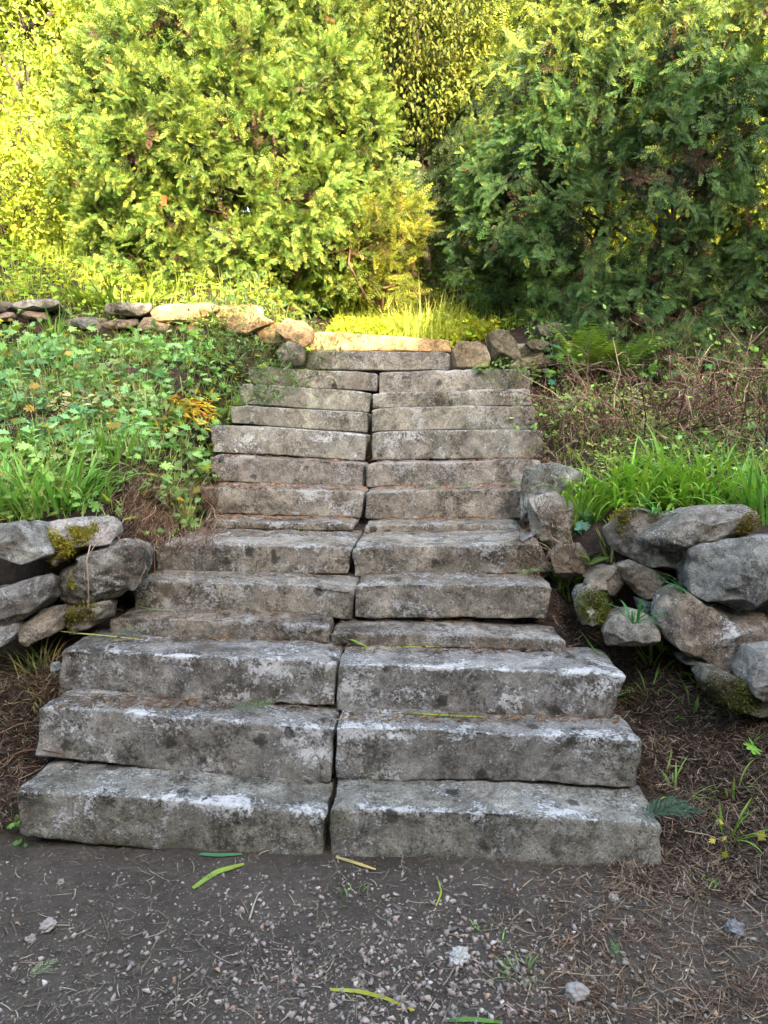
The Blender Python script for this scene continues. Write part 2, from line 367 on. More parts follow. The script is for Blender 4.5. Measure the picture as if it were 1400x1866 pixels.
STEP_STYLE = [  # tint, lichen, moss, label left, label right
 ((1.0, 1.02, .97), 1.1, 1.0, 'lowest step block with rounded mossy end, on the side of the piled boulders', 'lowest step block with crisp end and green moss along its foot'),
 (G_, 1.25, .2, 'tilted second block from the ground with a large flaky white lichen patch', 'second block from the ground, dark face with brown mossy far end'),
 ((.96, .97, 1.0), 1.2, .2, 'third block from the ground, bluish dark face with white edge, open gap beneath it', 'third block from the ground, speckled white face, corner sunk in soil'),
 ((.82, .76, .70), .5, .1, 'low sunken brown block just above the white edged third step, lichen boulder side', 'low sunken dark block just above the third step, ending at loose soil'),
 (B_, .8, .2, 'brown block beside the round grey boulder, above the low sunken step', 'brown block with mossy rounded end below the slate piece'),
 ((1.02, .96, .89), .9, .6, 'broad brown block with two olive moss patches on its face', 'broad brown block carrying the slate piece at its end'),
 ((.95, .88, .78), .7, .0, 'thin worn slab half buried behind the moss patched block', 'thin worn slab half buried behind the slate carrying block'),
 ((1.04, .98, .91), .9, .3, 'pitted brown block above the thin buried slab, ending at hanging roots', 'block with two round white lichen spots above the thin buried slab'),
 ((1.04, 1.0, .98), .5, .1, 'smooth mauve grey block under a band of rusty needles', 'stained block below the sprigs and rusty needles, stain dark brown'),
 ((1.06, 1.07, 1.02), 1.2, .0, 'heavily spotted grey block, the first one with no tread showing, leafy plant side', 'spotted grey block, first one with no tread showing, dead twig side'),
 ((1.06, 1.07, .99), .7, .0, 'plain grey block third below the narrow top block, leafy plant side', 'grey block third below the narrow top block, twig side'),
 ((1.06, 1.07, .99), .8, .0, 'grey block second below the narrow top block, dark gap under it', 'shallow grey block second below the narrow top block, twig side'),
 ((1.1, 1.08, 1.03), .6, .0, 'pale block directly below the narrow top block, under the juniper spray', 'pale block directly below the narrow top block, with one black spot'),
]
BLK = {}
for i in range(13):
    tint, li, mo, la, lb = STEP_STYLE[i]
    dep = max(.36, SD[i + 1] - SD[i] + .10)
    for s in (0, 1):
        c = BL[i][s]
        o = block('step_block', c, sy(i, c[0][0]), sy(i, c[1][0]), dep, M_STEP, i * 2 + s + 1, res=.012 if i < 4 else .015, tint=tint, lich=li, moss=mo,
                  rad=.006 if i < 9 else .006, worn=.016 if i < 9 else .006, rough=.0065 if i < 9 else .0035, drop=.004 if i else .05)
        BLK[i, s] = o; tag(o, (la, lb)[s], 'stone step', 'stone blocks of the garden steps')
o = block('step_block', TOPB, sy(13, 559), sy(13, 819), .36, M_STEP, 41, rad=.008, worn=.008, rough=.0035, tint=(1.0, 1.0, .96), lich=.6)
tag(o, 'single narrow grey block at the head of the steps', 'stone step', 'stone blocks of the garden steps')
o = block('threshold_slab', SLAB, sy(14, 566), sy(14, 822), .5, M_SAND, 43, rad=.012, worn=.02, rough=.004, lich=.2)
tag(o, 'sunlit sandstone slab above the narrow top block', 'stone slab')
# ------------------------------------------------------------------ rocks traced to real volumes
def uvs(nu, nv):
    th = np.linspace(0, 2 * math.pi, nu, endpoint=False); ph = np.linspace(-math.pi / 2, math.pi / 2, nv)[1:-1]
    T_, P_ = np.meshgrid(th, ph); v = np.stack([np.cos(P_) * np.cos(T_), np.cos(P_) * np.sin(T_), np.sin(P_)], -1).reshape(-1, 3)
    v = np.concatenate([v, [[0, 0, -1], [0, 0, 1]]]); m = nv - 2
    i = np.arange(m - 1)[:, None] * nu; j = np.arange(nu)[None]; j2 = (j + 1) % nu
    q = np.stack([i + j, i + j2, i + nu + j2, i + nu + j], -1).reshape(-1, 4)
    j = np.arange(nu); j2 = (j + 1) % nu; k = m * nu
    t = np.concatenate([np.stack([j2, j, np.full(nu, k)], -1), np.stack([(m - 1) * nu + j, (m - 1) * nu + j2, np.full(nu, k + 1)], -1)])
    return v, [q, t]
UV = uvs(96, 64); UVs = uvs(48, 32)
def section(nv):
    pts = np.array([[0, -1], [.5, -1.0], [.95, -.94], [1.0, -.80], [.93, -.35], [.78, .3], [.55, .85], [.3, 1], [0, 1]], float)
    d = np.concatenate([[0], np.cumsum(np.array([.42, .40, .10, .16, .12, .10, .06, .06]))]); d /= d[-1]
    t = np.linspace(0, 1, nv)[1:-1]; return np.interp(t, d, pts[:, 0]), np.interp(t, d, pts[:, 1])
def rock(name, poly, Yc, thick, mat, seed, tint=(1, 1, 1), lich=1.0, moss=0.0, facets=9, small=False, rough=.011, e=5.0):
    sph, Fs = UVs if small else UV
    pw = np.array([P(x, y, Yc) for x, y in poly]); c = pw.mean(0); d = pw - c
    mn = (pw.min(0) + pw.max(0)) / 2; c = np.array([mn[0], Yc, mn[2]]); d = pw - c
    # outline radius by ray casting against the polygon
    ph = np.linspace(-math.pi, math.pi, 361); Rr = np.full(361, .01)
    for a, b in zip(d, np.roll(d, -1, 0)):
        ax, az, bx, bz = a[0], a[2], b[0], b[2]; ex, ez = bx - ax, bz - az
        den = np.cos(ph) * ez - np.sin(ph) * ex; den = np.where(abs(den) < 1e-9, 1e-9, den)
        t = (ax * ez - az * ex) / den; s = (np.cos(ph) * az - np.sin(ph) * ax) / -den * 1.0
        s = np.where(abs(ex) > abs(ez), (t * np.cos(ph) - ax) / (ex if abs(ex) > 1e-9 else 1e-9), (t * np.sin(ph) - az) / (ez if abs(ez) > 1e-9 else 1e-9))
        ok = (t > 0) & (s >= -.001) & (s <= 1.001); Rr = np.where(ok, np.maximum(Rr, t), Rr)
    phi = np.arctan2(sph[:, 1], sph[:, 0]); Rv = np.interp(phi, ph, Rr)
    nu, nv = (48, 32) if small else (96, 64); rh, zt = section(nv); rh = np.concatenate([np.repeat(rh, nu), [0, 0]]); zt = np.concatenate([np.repeat(zt, nu), [-1, 1]])
    q = np.stack([rh * np.cos(phi), rh * np.sin(phi), zt], -1)
    rg = np.random.default_rng(seed); ta, tb = rg.uniform(-.35, .35), rg.uniform(-.1, .45)
    q[:, 2] += np.clip(-zt, 0, 1) * (ta * q[:, 0] + tb * q[:, 1])          # the open face leans
    for k in range(facets):   # cleaved faces turned towards the open side
        n = rg.normal(size=3); n[2] = -abs(n[2]) - .35; n /= np.linalg.norm(n); pr_ = q @ n; dd = pr_.max() * rg.uniform(.74, .95)
        q = q - np.maximum(pr_ - dd, 0)[:, None] * n
    sc_ = np.median(Rr); rho = np.hypot(q[:, 0], q[:, 1]); pb = ((np.degrees(phi) + 180) / 10).astype(int) % 36
    mx = np.array([rho[pb == k].max() for k in range(36)]); mx = np.maximum(np.maximum(np.roll(mx, 1), mx), np.roll(mx, -1)); kk = 1 + (1 / np.interp(np.degrees(phi) + 180, np.arange(36) * 10 + 5, mx, period=360) - 1) * .85
    q[:, :2] *= kk[:, None]
    W = np.stack([q[:, 0] * Rv, q[:, 2] * thick, q[:, 1] * Rv], -1)
    nn = nrm(W)
    k = fbm(W * (2.5 / max(.08, sc_)) * .35 + seed, seed, 5); ridg = 1 - np.abs(fbm(W * 7 + seed * 2.1, seed + 3, 4))
    W = W + nn * (rough * .6 * k + rough * 1.5 * (ridg - .6))[:, None] + nn * (rough * .35 * fbm(W * 32 + seed, seed + 7, 3))[:, None]
    up = np.clip(nn[:, 2], 0, 1)
    Fs = [f[:, ::-1] for f in Fs]
    o = mesh_obj(name, W, Fs, mat, attrs={'edge': up * .35, 'moss': np.full(len(W), moss)}, smooth=True)
    c = c + [0, thick * .8, 0]
    o.location = [float(v) for v in c]; o.color = (*tint, lich)
    return o
def moss_on(o, region, n, seed, col=(.16, .15, .025), size=.011):
    """tufts of moss seated on the rock faces inside a pixel region"""
    me = o.data; k = len(me.vertices); co = np.empty(k * 3, np.float32); me.vertices.foreach_get('co', co); no = np.empty(k * 3, np.float32)
    me.vertices.foreach_get('normal', no); co = co.reshape(-1, 3); no = no.reshape(-1, 3); w = co + np.array(o.location)
    cc = w - np.array([0, 0, H]); f = cc[:, 1] * CP - cc[:, 2] * SP; px = 700 + F * cc[:, 0] / f; py = 933 - F * (cc[:, 1] * SP + cc[:, 2] * CP) / f
    vis = (no * -cc).sum(1) > 0; inside = np.zeros(k, bool); rg = np.random.default_rng(seed)
    pts = np.array(region, float); j = len(pts) - 1
    for i in range(len(pts)):
        xi, yi = pts[i]; xj, yj = pts[j]
        inside ^= ((yi > py) != (yj > py)) & (px < (xj - xi) * (py - yi) / (yj - yi + 1e-9) + xi); j = i
    idx = np.where(inside & vis & (fbm(w * 14, seed, 2) > -.45))[0]
    if not len(idx): return
    pick = rg.choice(idx, n); p = co[pick] + rg.normal(size=(n, 3)) * .008; nn = no[pick]
    d = nrm(nn + rg.normal(size=(n, 3)) * .6 + [0, 0, .25]); s = rg.uniform(.6, 1.4, n) * size
    M = basis(d, rg.normal(size=(n, 3))) * s[:, None, None]
    lm = LM(); T = (np.array([[-.3, 0, 0], [.4, .22, 0], [1, 0, .1], [.4, -.22, 0]]), [np.array([[0, 1, 2, 3]])])
    lm.inst(T, M, p, np.array(col) * rg.uniform(.45, 1.7, (n, 1)) * rg.uniform(.85, 1.2, (n, 3)))
    m = lm.build('moss', M_MOSS); m.parent = o; m['kind'] = 'stuff'
    return m
def box_(x0, y0, x1, y1): return [(x0, y0 + (y1 - y0) * .3), ((x0 + x1) / 2, y0), (x1, y0 + (y1 - y0) * .2), (x1 - (x1 - x0) * .1, y1), (x0 + (x1 - x0) * .2, y1)]
for key, reg, n_, cl in [((0, 1), (602, 1474, 640, 1520), 260, (.10, .11, .02)), ((1, 1), (645, 1390, 700, 1428), 220, (.13, .15, .03)), ((5, 0), (352, 998, 425, 1034), 420, (.045, .042, .015)), ((5, 0), (428, 1004, 466, 1030), 240, (.06, .055, .015)),
    ((7, 1), (800, 890, 860, 908), 300, (.05, .05, .015)), ((0, 1), (1000, 1515, 1080, 1560), 300, (.07, .08, .02)), ((0, 1), (760, 1530, 830, 1580), 260, (.06, .06, .02)), ((1, 1), (1100, 1350, 1172, 1425), 500, (.05, .052, .018)), ((0, 0), (150, 1440, 215, 1475), 260, (.03, .03, .013)), ((0, 0), (255, 1455, 310, 1485), 200, (.03, .03, .013)), ((4, 1), (880, 1085, 1000, 1125), 420, (.055, .052, .018))]:
    moss_on(BLK[key], box_(*reg), n_, reg[0], cl, .006)
def pz(pts, s, ox, oy): return [(x / s + ox, y / s + oy) for x, y in pts]
def L_(pts): return pz(pts, 4.6667, 0, 920)
def R_(pts): return pz(pts, 3.5, 1000, 900)
def Q_(pts): return pz(pts, 2.8, 900, 560)
def U_(pts): return pz(pts, 4.6667, 0, 540)
def W_(pts): return pz(pts, 4.0, 250, 540)
def V_(pts): return pz(pts, 4.6667, 800, 560)
GW = 'rough stones of the low retaining walls'
def wall_rock(poly, Yc, th, mat, seed, label, name='boulder', cat='boulder', group=GW, **kw):
    return tag(rock(name, poly, Yc, th, mat, seed, **kw), label, cat, group)
a = wall_rock(L_([(-260,190),(0,168),(140,148),(250,195),(330,320),(415,440),(330,475),(120,535),(0,480),(-260,450)]), 3.08, .20, M_DARKROCK, 101, 'flat faced grey boulder at the picture edge beside yellow moss', tint=(1.25,1.2,1.15), lich=1)
b = wall_rock(L_([(260,190),(400,140),(700,128),(890,118),(965,190),(965,295),(850,315),(750,375),(600,410),(470,520),(400,430),(320,290)]), 3.22, .2, M_ROCK, 102, 'pale top boulder covered in two yellow green moss patches', tint=(1.15,1.1,1.1))
moss_on(b, L_([(240,170),(400,180),(600,340),(640,420),(560,560),(420,580),(330,330)]), 3600, 1, (.22,.20,.03), .012); moss_on(b, L_([(580,210),(700,190),(800,140),(880,180),(760,300),(680,340)]), 1500, 9, (.20,.18,.03), .011); 
c = wall_rock(L_([(605,440),(760,380),(900,330),(1060,308),(1185,360),(1228,420),(1215,560),(1150,745),(1000,795),(820,842),(560,865),(420,825),(395,700),(420,600),(590,520)]), 3.18, .24, M_ROCK, 103, 'largest rounded grey boulder beside the steps, with pale lichen spots', tint=(.82,.83,.82), lich=1.25, rough=.016)
moss_on(c, L_([(590,620),(650,600),(650,700),(600,710)]), 160, 2)
d = wall_rock(L_([(-260,760),(0,718),(150,660),(340,618),(402,660),(398,720),(388,760),(405,830),(300,912),(180,982),(40,1032),(-260,1050)]), 3.02, .2, M_ROCK, 104, 'wedge shaped layered grey boulder below the flat faced one', tint=(.8,.82,.85))
e = wall_rock(L_([(110,1085),(200,980),(300,915),(440,895),(540,960),(520,1085),(330,1160),(200,1187),(130,1177)]), 3.05, .17, M_ROCK, 105, 'brownish boulder at the foot of the pile under the wedge shaped one', tint=(.85,.76,.66), lich=.4)
f = wall_rock(L_([(495,935),(640,890),(872,845),(892,900),(862,1010),(722,1092),(560,1125),(500,1050)]), 3.12, .16, M_ROCK, 106, 'small pointed boulder with moss on top under the largest rounded boulder', tint=(.9,.85,.78), lich=.5)
moss_on(f, L_([(500,900),(860,840),(830,930),(640,980),(560,1080),(500,1050)]), 1100, 3, (.13,.12,.03))
g = wall_rock(L_([(-260,1060),(40,1048),(72,1130),(42,1190),(0,1212),(-260,1230)]), 2.95, .14, M_ROCK, 107, 'low grey boulder at the picture edge under the wedge shaped one', tint=(.85,.86,.88))
wall_rock([(93,1208),(106,1206),(108,1222),(98,1232),(90,1222)], 2.78, .03, M_DARKROCK, 108, 'fist sized blue grey stone at the end of the third step', name='loose_stone', cat='stone', small=True)
# the wall on the other side
ra = wall_rock(R_([(625,300),(720,240),(900,140),(1050,95),(1280,72),(1345,130),(1362,190),(1300,262),(1190,302),(1100,332),(930,352),(800,378),(680,352)]), 3.08, .2, M_ROCK, 111, 'flat slanting slab lying on top of the boulder wall', name='flat_boulder', tint=(.86,.84,.82), facets=9)
moss_on(ra, R_([(1200,200),(1290,90),(1400,110),(1400,260),(1190,310)]), 800, 4, (.12,.10,.025))
rb = wall_rock(R_([(415,250),(500,130),(580,100),(780,140),(860,230),(900,340),(925,500),(885,555),(720,492),(560,432),(465,385)]), 3.32, .24, M_ROCK, 112, 'brownish mid wall boulder under the slanting slab, moss on its shoulder', tint=(.85,.78,.72), lich=.5)
moss_on(rb, R_([(380,230),(420,90),(560,90),(540,200),(440,260)]), 900, 5, (.14,.13,.02)); moss_on(rb, R_([(650,150),(850,150),(760,230),(660,250)]), 420, 6, (.17,.14,.02))
rc = wall_rock(R_([(462,470),(560,438),(720,500),(815,545),(770,600),(742,702),(640,690),(540,625),(478,565)]), 3.28, .17, M_ROCK, 113, 'rust tinged boulder wedged beneath the brownish mid wall boulder', tint=(.95,.82,.7), lich=.6)
rd = wall_rock(R_([(930,372),(1010,330),(1200,292),(1400,275),(1640,285),(1640,640),(1400,770),(1290,792),(1180,742),(1000,702),(920,662),(912,500),(945,450)]), 2.98, .26, M_DARKROCK, 114, 'large blue grey angular boulder under the slanting slab', facets=10, lich=1.2, tint=(1.2,1.22,1.22))
re_ = wall_rock(R_([(735,700),(800,640),(920,612),(1000,705),(1180,750),(1330,800),(1480,800),(1460,960),(1340,1120),(1275,1215),(1100,1145),(990,1062),(900,1042),(780,952),(728,850)]), 2.96, .22, M_ROCK, 115, 'wide brown boulder splashed with white lichen below the blue grey one', tint=(.82,.72,.64), lich=1.7)
rf = wall_rock(R_([(355,905),(440,800),(560,752),(680,788),(745,850),(705,935),(560,1000),(400,990)]), 3.05, .15, M_ROCK, 116, 'smooth rounded grey stone beside the dark hole in the wall', tint=(.9,.88,.84), lich=.4)
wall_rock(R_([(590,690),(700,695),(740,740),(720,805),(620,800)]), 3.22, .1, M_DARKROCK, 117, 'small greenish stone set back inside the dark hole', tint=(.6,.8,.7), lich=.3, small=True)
rh = wall_rock(R_([(185,700),(235,610),(300,585),(395,640),(405,720),(345,825),(230,850)]), 3.2, .15, M_ROCK, 118, 'small boulder wrapped in green moss at the end of the wall', tint=(.7,.7,.6))
moss_on(rh, R_([(180,690),(240,590),(400,630),(400,740),(340,830),(200,800)]), 3000, 7, (.085,.10,.022))
ri = wall_rock(R_([(960,1190),(1020,1128),(1150,1150),(1280,1222),(1420,1290),(1520,1420),(1300,1430),(1080,1340)]), 2.78, .16, M_ROCK, 119, 'low boulder covered by dull green moss at the foot of the wall', tint=(.6,.6,.52))
moss_on(ri, R_([(960,1220),(1040,1150),(1300,1230),(1500,1420),(1080,1340)]), 3600, 8, (.07,.075,.022))
wall_rock(R_([(1305,1225),(1400,1035),(1560,980),(1560,1390),(1400,1345),(1318,1292)]), 2.72, .16, M_ROCK, 120, 'whitish boulder cut by the picture edge above the dull moss', tint=(1.0,1.0,1.0), lich=1.4)
wall_rock(Q_([(158,815),(320,792),(475,850),(420,930),(300,1010),(205,1115),(148,1090),(144,900)]), 4.08, .16, M_DARKROCK, 121, 'grey green flat topped stone at the stair end, the upper one', tint=(1.6,1.6,1.5), lich=.8)
wall_rock(Q_([(172,965),(330,942),(415,1000),(450,1120),(440,1200),(368,1285),(300,1235),(200,1155)]), 3.85, .17, M_ROCK, 122, 'grey block like stone at the stair end, below the flat topped one', tint=(.95,.95,.93), lich=.8)
wall_rock(R_([(20,400),(90,330),(240,330),(300,430),(260,520),(120,560),(40,500)]), 3.5, .14, M_ROCK, 123, 'earthy stone behind the grass tuft between stair end and mossy boulder', tint=(.7,.62,.52), lich=.2)
wall_rock(R_([(1300,800),(1400,720),(1560,690),(1560,960),(1420,900)]), 3.12, .16, M_DARKROCK, 124, 'dark stone deep at the edge between the blue grey and whitish boulders', tint=(.8,.8,.8), lich=.2, small=True)
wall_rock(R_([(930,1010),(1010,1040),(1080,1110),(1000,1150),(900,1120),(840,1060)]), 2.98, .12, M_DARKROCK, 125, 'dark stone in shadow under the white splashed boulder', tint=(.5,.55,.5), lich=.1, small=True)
# upper terrace wall
YW = 6.12
GU = 'flat stones of the upper terrace wall'
def upper(poly, label, seed, mat=None, tint=(1, 1, 1), lich=.5, Yc=YW, th=.16, facets=3, **kw):
    return wall_rock(poly, Yc, th, mat or M_ROCK, seed, label, name='wall_stone', cat='wall stone', group=GU, tint=tint, lich=lich, facets=facets, small=True, rough=.007, e=7.0, **kw)
PK = (1.0, .78, .72)
upper(U_([(100,62),(280,18),(480,18),(505,80),(380,112),(200,114),(118,102)]), 'long grey coping stone near the picture edge, grass hanging over it', 131)
upper(U_([(-120,145),(120,138),(132,180),(60,212),(-120,212)]), 'pinkish wall stone at the picture edge', 132, tint=PK)
upper(U_([(200,162),(260,128),(370,128),(392,190),(300,204),(218,192)]), 'small pink rounded wall stone under the long grey coping stone', 133, tint=(1.1, .82, .76))
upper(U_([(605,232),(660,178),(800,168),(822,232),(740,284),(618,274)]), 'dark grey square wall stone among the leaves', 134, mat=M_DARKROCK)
upper(U_([(890,92),(920,52),(1285,58),(1295,122),(1200,168),(1000,154),(898,142)]), 'speckled grey coping stone next to the sunlit coping', 135, tint=(1.05, 1, .9))
upper(U_([(825,232),(960,198),(1170,188),(1185,242),(1120,275),(900,285)]), 'flat pinkish stone beneath the speckled coping stone', 136, tint=PK)
upper(U_([(1165,252),(1220,188),(1300,178),(1465,242),(1440,312),(1300,328),(1178,292)]), 'reddish stone half in sun beneath the sunlit coping', 137, tint=(1.0, .78, .66))
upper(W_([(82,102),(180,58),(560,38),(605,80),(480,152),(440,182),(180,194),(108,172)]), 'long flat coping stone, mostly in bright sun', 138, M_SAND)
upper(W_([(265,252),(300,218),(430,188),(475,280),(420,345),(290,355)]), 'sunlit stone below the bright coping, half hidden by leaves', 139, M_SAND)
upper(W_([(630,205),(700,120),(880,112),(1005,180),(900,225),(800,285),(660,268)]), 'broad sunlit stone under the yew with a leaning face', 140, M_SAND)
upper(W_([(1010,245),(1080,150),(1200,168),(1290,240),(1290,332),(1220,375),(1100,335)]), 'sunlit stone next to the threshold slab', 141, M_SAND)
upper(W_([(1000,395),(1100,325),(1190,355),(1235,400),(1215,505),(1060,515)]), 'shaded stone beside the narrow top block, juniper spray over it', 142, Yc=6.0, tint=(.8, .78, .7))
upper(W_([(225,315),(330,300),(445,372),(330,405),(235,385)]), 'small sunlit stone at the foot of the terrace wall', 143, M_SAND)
upper(W_([(470,330),(560,280),(680,290),(760,360),(640,400),(500,390)]), 'low stone behind the juniper spray at the wall foot', 150, tint=(.9, .8, .65))
upper(U_([(-120,60),(60,40),(90,90),(40,130),(-120,130)]), 'dark coping stone cut by the picture edge', 144, tint=(.6, .58, .56))
upper(V_([(105,372),(160,288),(330,288),(402,330),(442,440),(424,515),(130,518)]), 'squared brown stone beside the narrow top block', 145, tint=(.85, .72, .54), Yc=6.02, facets=2)
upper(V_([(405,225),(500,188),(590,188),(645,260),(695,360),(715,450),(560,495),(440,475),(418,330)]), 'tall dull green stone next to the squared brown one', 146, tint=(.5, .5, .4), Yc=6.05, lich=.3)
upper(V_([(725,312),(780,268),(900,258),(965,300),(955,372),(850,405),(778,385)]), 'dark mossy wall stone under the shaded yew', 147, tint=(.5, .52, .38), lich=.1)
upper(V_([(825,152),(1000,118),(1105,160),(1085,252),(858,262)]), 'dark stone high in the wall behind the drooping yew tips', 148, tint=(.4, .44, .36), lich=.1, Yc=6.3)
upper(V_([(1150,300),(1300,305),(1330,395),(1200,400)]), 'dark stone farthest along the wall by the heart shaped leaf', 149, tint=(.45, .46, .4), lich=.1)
upper(V_([(690,430),(870,415),(1020,480),(800,530),(575,520)]), 'flat tan stone at the foot of the shaded wall', 151, tint=(.85, .74, .58), Yc=6.0)

upper([(108,583),(150,578),(198,580),(200,602),(150,606),(110,604)], 'flat stone of the lower course behind the tall grass tuft', 152, Yc=6.2, tint=(.85, .76, .7))
upper([(28,590),(70,586),(108,588),(110,614),(60,616),(30,612)], 'low stone near the picture edge under the pinkish stone', 153, Yc=6.2, tint=(.8, .72, .68))
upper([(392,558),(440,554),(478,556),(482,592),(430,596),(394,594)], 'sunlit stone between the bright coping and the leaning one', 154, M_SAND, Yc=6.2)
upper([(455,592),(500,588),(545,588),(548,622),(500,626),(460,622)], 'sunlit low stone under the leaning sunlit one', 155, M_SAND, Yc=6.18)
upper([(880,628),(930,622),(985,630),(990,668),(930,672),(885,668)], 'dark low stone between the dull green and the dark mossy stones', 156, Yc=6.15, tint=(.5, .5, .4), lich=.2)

for k_, (x_, y_, w_, h_, dp, lab_) in enumerate([(1570, 1010, 120, 90, 2.95, 'grey boulder continuing the wall past the large blue grey one'), (1600, 1170, 130, 100, 2.9, 'brown boulder continuing the wall past the white splashed one'), (1700, 1290, 150, 110, 2.75, 'low boulder farthest along the wall past the whitish one'), (-250, 1000, 130, 80, 3.02, 'grey boulder continuing the pile past the flat faced one'), (-240, 1150, 130, 90, 2.95, 'low boulder continuing the pile past the wedge shaped one')]):
    wall_rock([(x_ + w_ * math.cos(t_) * (1 + .15 * math.sin(3 * t_ + k_)), y_ + h_ * math.sin(t_) * (1 + .12 * math.cos(2 * t_ + k_))) for t_ in np.linspace(0, 2 * math.pi, 9)[:-1]], dp, .2, M_ROCK, 160 + k_, lab_, tint=(.95, .92, .88))

wall_rock(R_([(235,575),(330,500),(470,470),(500,600),(440,660),(330,620)]), 3.3, .14, M_ROCK, 170, 'earth stained stone in the wall joint above the small mossy boulder', tint=(.66, .6, .52), lich=.3)
wall_rock(R_([(820,560),(915,520),(930,660),(850,650)]), 3.3, .1, M_DARKROCK, 171, 'dark wedge stone in the crack beside the blue grey boulder', tint=(.6, .66, .6), lich=.2, small=True)
# ------------------------------------------------------------------ foliage templates
def sprig_T(pairs, nl=.22, nw=.040, lift=.10, jit=.0, seed=0):
    rg = np.random.default_rng(seed); V = [[0, -.006, 0], [0, .006, 0], [1, .003, 0], [1, -.003, 0]]; Fq = [[0, 1, 2, 3]]; tc = [.6] * 4
    for i in range(pairs):
        x = .08 + .9 * i / (pairs - 1) if pairs > 1 else .5
        l = nl * (.75 + .35 * math.sin(math.pi * min(1, x * 1.1))) * (1 - .45 * max(0, x - .7) / .3)
        for s in (-1, 1):
            a = math.radians(58 - 22 * x + rg.normal() * 5); d = np.array([math.cos(a), s * math.sin(a), lift + rg.normal() * .06]); w = np.array([-d[1], d[0], 0]) * nw / 2
            p = np.array([x, 0, 0]); b = len(V); V += [list(p), list(p + d * l * .5 + w), list(p + d * l), list(p + d * l * .5 - w)]; Fq.append([b, b + 1, b + 2, b + 3]); t = .75 + .5 * x; tc += [t * .9, t, t * 1.1, t]
    return (np.array(V), [np.array(Fq)]), np.array(tc)
def spray_layout(n, Ls, ls, seed):
    """positions/directions of the sprigs of one flat drooping spray (x forward, z its normal)"""
    rg = np.random.default_rng(seed); out = []
    for i in range(n):
        x = Ls * (.08 + .85 * (i + rg.uniform(-.4, .4)) / n); s = 1 if i % 2 else -1; a = math.radians(rg.uniform(22, 66)); l = ls * (1.15 - .5 * i / n) * rg.uniform(.8, 1.2)
        out.append(([x, 0, -.55 * x * x], [math.cos(a), s * math.sin(a), -.35 * x - .05 + rg.normal() * .3], l))
    for x in (.2, .5, .72, .92): out.append(([Ls * x, 0, -.55 * (Ls * x) ** 2], [1, rg.normal() * .1, -.6 * Ls * x - .1], ls * 1.05))
    return np.array([o[0] for o in out]), nrm(np.array([o[1] for o in out])), np.array([o[2] for o in out])
def sprays(lm, pos, d, up, scale, col, rg, pairs=8, n=9, Ls=.34, ls=.15, tip=None, tipf=.25, nw=.045, nl=.22):
    """spray instances -> sprig instances"""
    B = basis(d, up); k = len(pos); which = rg.integers(0, 4, k)
    for v in range(4):
        m = which == v
        if not m.any(): continue
        lp, ld, ll = spray_layout(n, Ls, ls, 50 + v); T, tc = sprig_T(pairs, nl=nl, nw=nw, seed=v)
        Bm = B[m] ; sc_ = scale[m]; q = len(lp); c = m.sum()
        wp = pos[m][:, None] + np.einsum('kij,qj->kqi', Bm, lp) * sc_[:, None, None]
        wd = np.einsum('kij,qj->kqi', Bm, ld) + rg.normal(size=(c, q, 3)) * .17
        wu = Bm[:, None, :, 2] + rg.normal(size=(c, q, 3)) * .38
        M = basis(wd.reshape(-1, 3), wu.reshape(-1, 3)) * (np.tile(ll, c) * np.repeat(sc_, q) * rg.uniform(.8, 1.2, c * q))[:, None, None]
        C = np.repeat(col[m], q, 0) * rg.uniform(.7, 1.3, (c * q, 1))
        if tip is not None:
            t = rg.random(c * q) < (tipf if not callable(tipf) else np.repeat(tipf(pos[m]), q)); C[t] = np.array(tip) * rg.uniform(.7, 1.2, (t.sum(), 1))
        lm.inst(T, M, wp.reshape(-1, 3), C, tcol=tc)
def lobes_on(center, rad, n, rr, rg, squeeze=None):
    """bumps over an ellipsoid: (centre, radius)"""
    g = (1 + 5 ** .5) / 2; i = np.arange(n); z = 1 - 2 * (i + .5) / n; th = 2 * math.pi * i / g
    d = np.stack([np.sqrt(1 - z * z) * np.cos(th), np.sqrt(1 - z * z) * np.sin(th), z], -1); d = nrm(d + rg.normal(size=d.shape) * .16)
    p = d * np.array(rad) * rg.uniform(.78, .98, (n, 1))
    if squeeze: p[:, :2] *= squeeze(p[:, 2:3] / rad[2])
    return np.array(center) + p, rr * rg.uniform(.65, 1.3, n)
def bush_points(C, r, n, rg, cam_only=True):
    """points on the outside of a union of lumps, with outward normals"""
    k = rg.integers(0, len(C), n * 3); d = nrm(rg.normal(size=(n * 3, 3))); p = C[k] + d * r[k][:, None] * np.array([1, 1, 1.1]) * rg.uniform(.72, 1.03, (n * 3, 1))
    cen = C.mean(0); inner = np.zeros(len(p), bool)
    for c, q in zip(C, r): inner |= (np.linalg.norm(p - c, axis=1) < q * .66)
    tc = nrm(np.array([0, 0, H]) - p); ok = ~inner
    if cam_only: ok &= ((d * tc).sum(1) > -.45) & (((p - cen) * (np.array([0, 0, H]) - cen)).sum(1) > -.9)
    p, d = p[ok][:n], d[ok][:n]
    return p, d
def limb(lm, a, b, r0, r1, rg, wob=.08, n=9, col=(.10, .06, .045)):
    t = np.linspace(0, 1, n)[:, None]; pts = np.array(a) * (1 - t) + np.array(b) * t + np.cumsum(rg.normal(size=(n, 3)), 0) * wob * np.sin(t * math.pi) / 2
    lm.tube(pts, r0, r1, col, 6); return pts
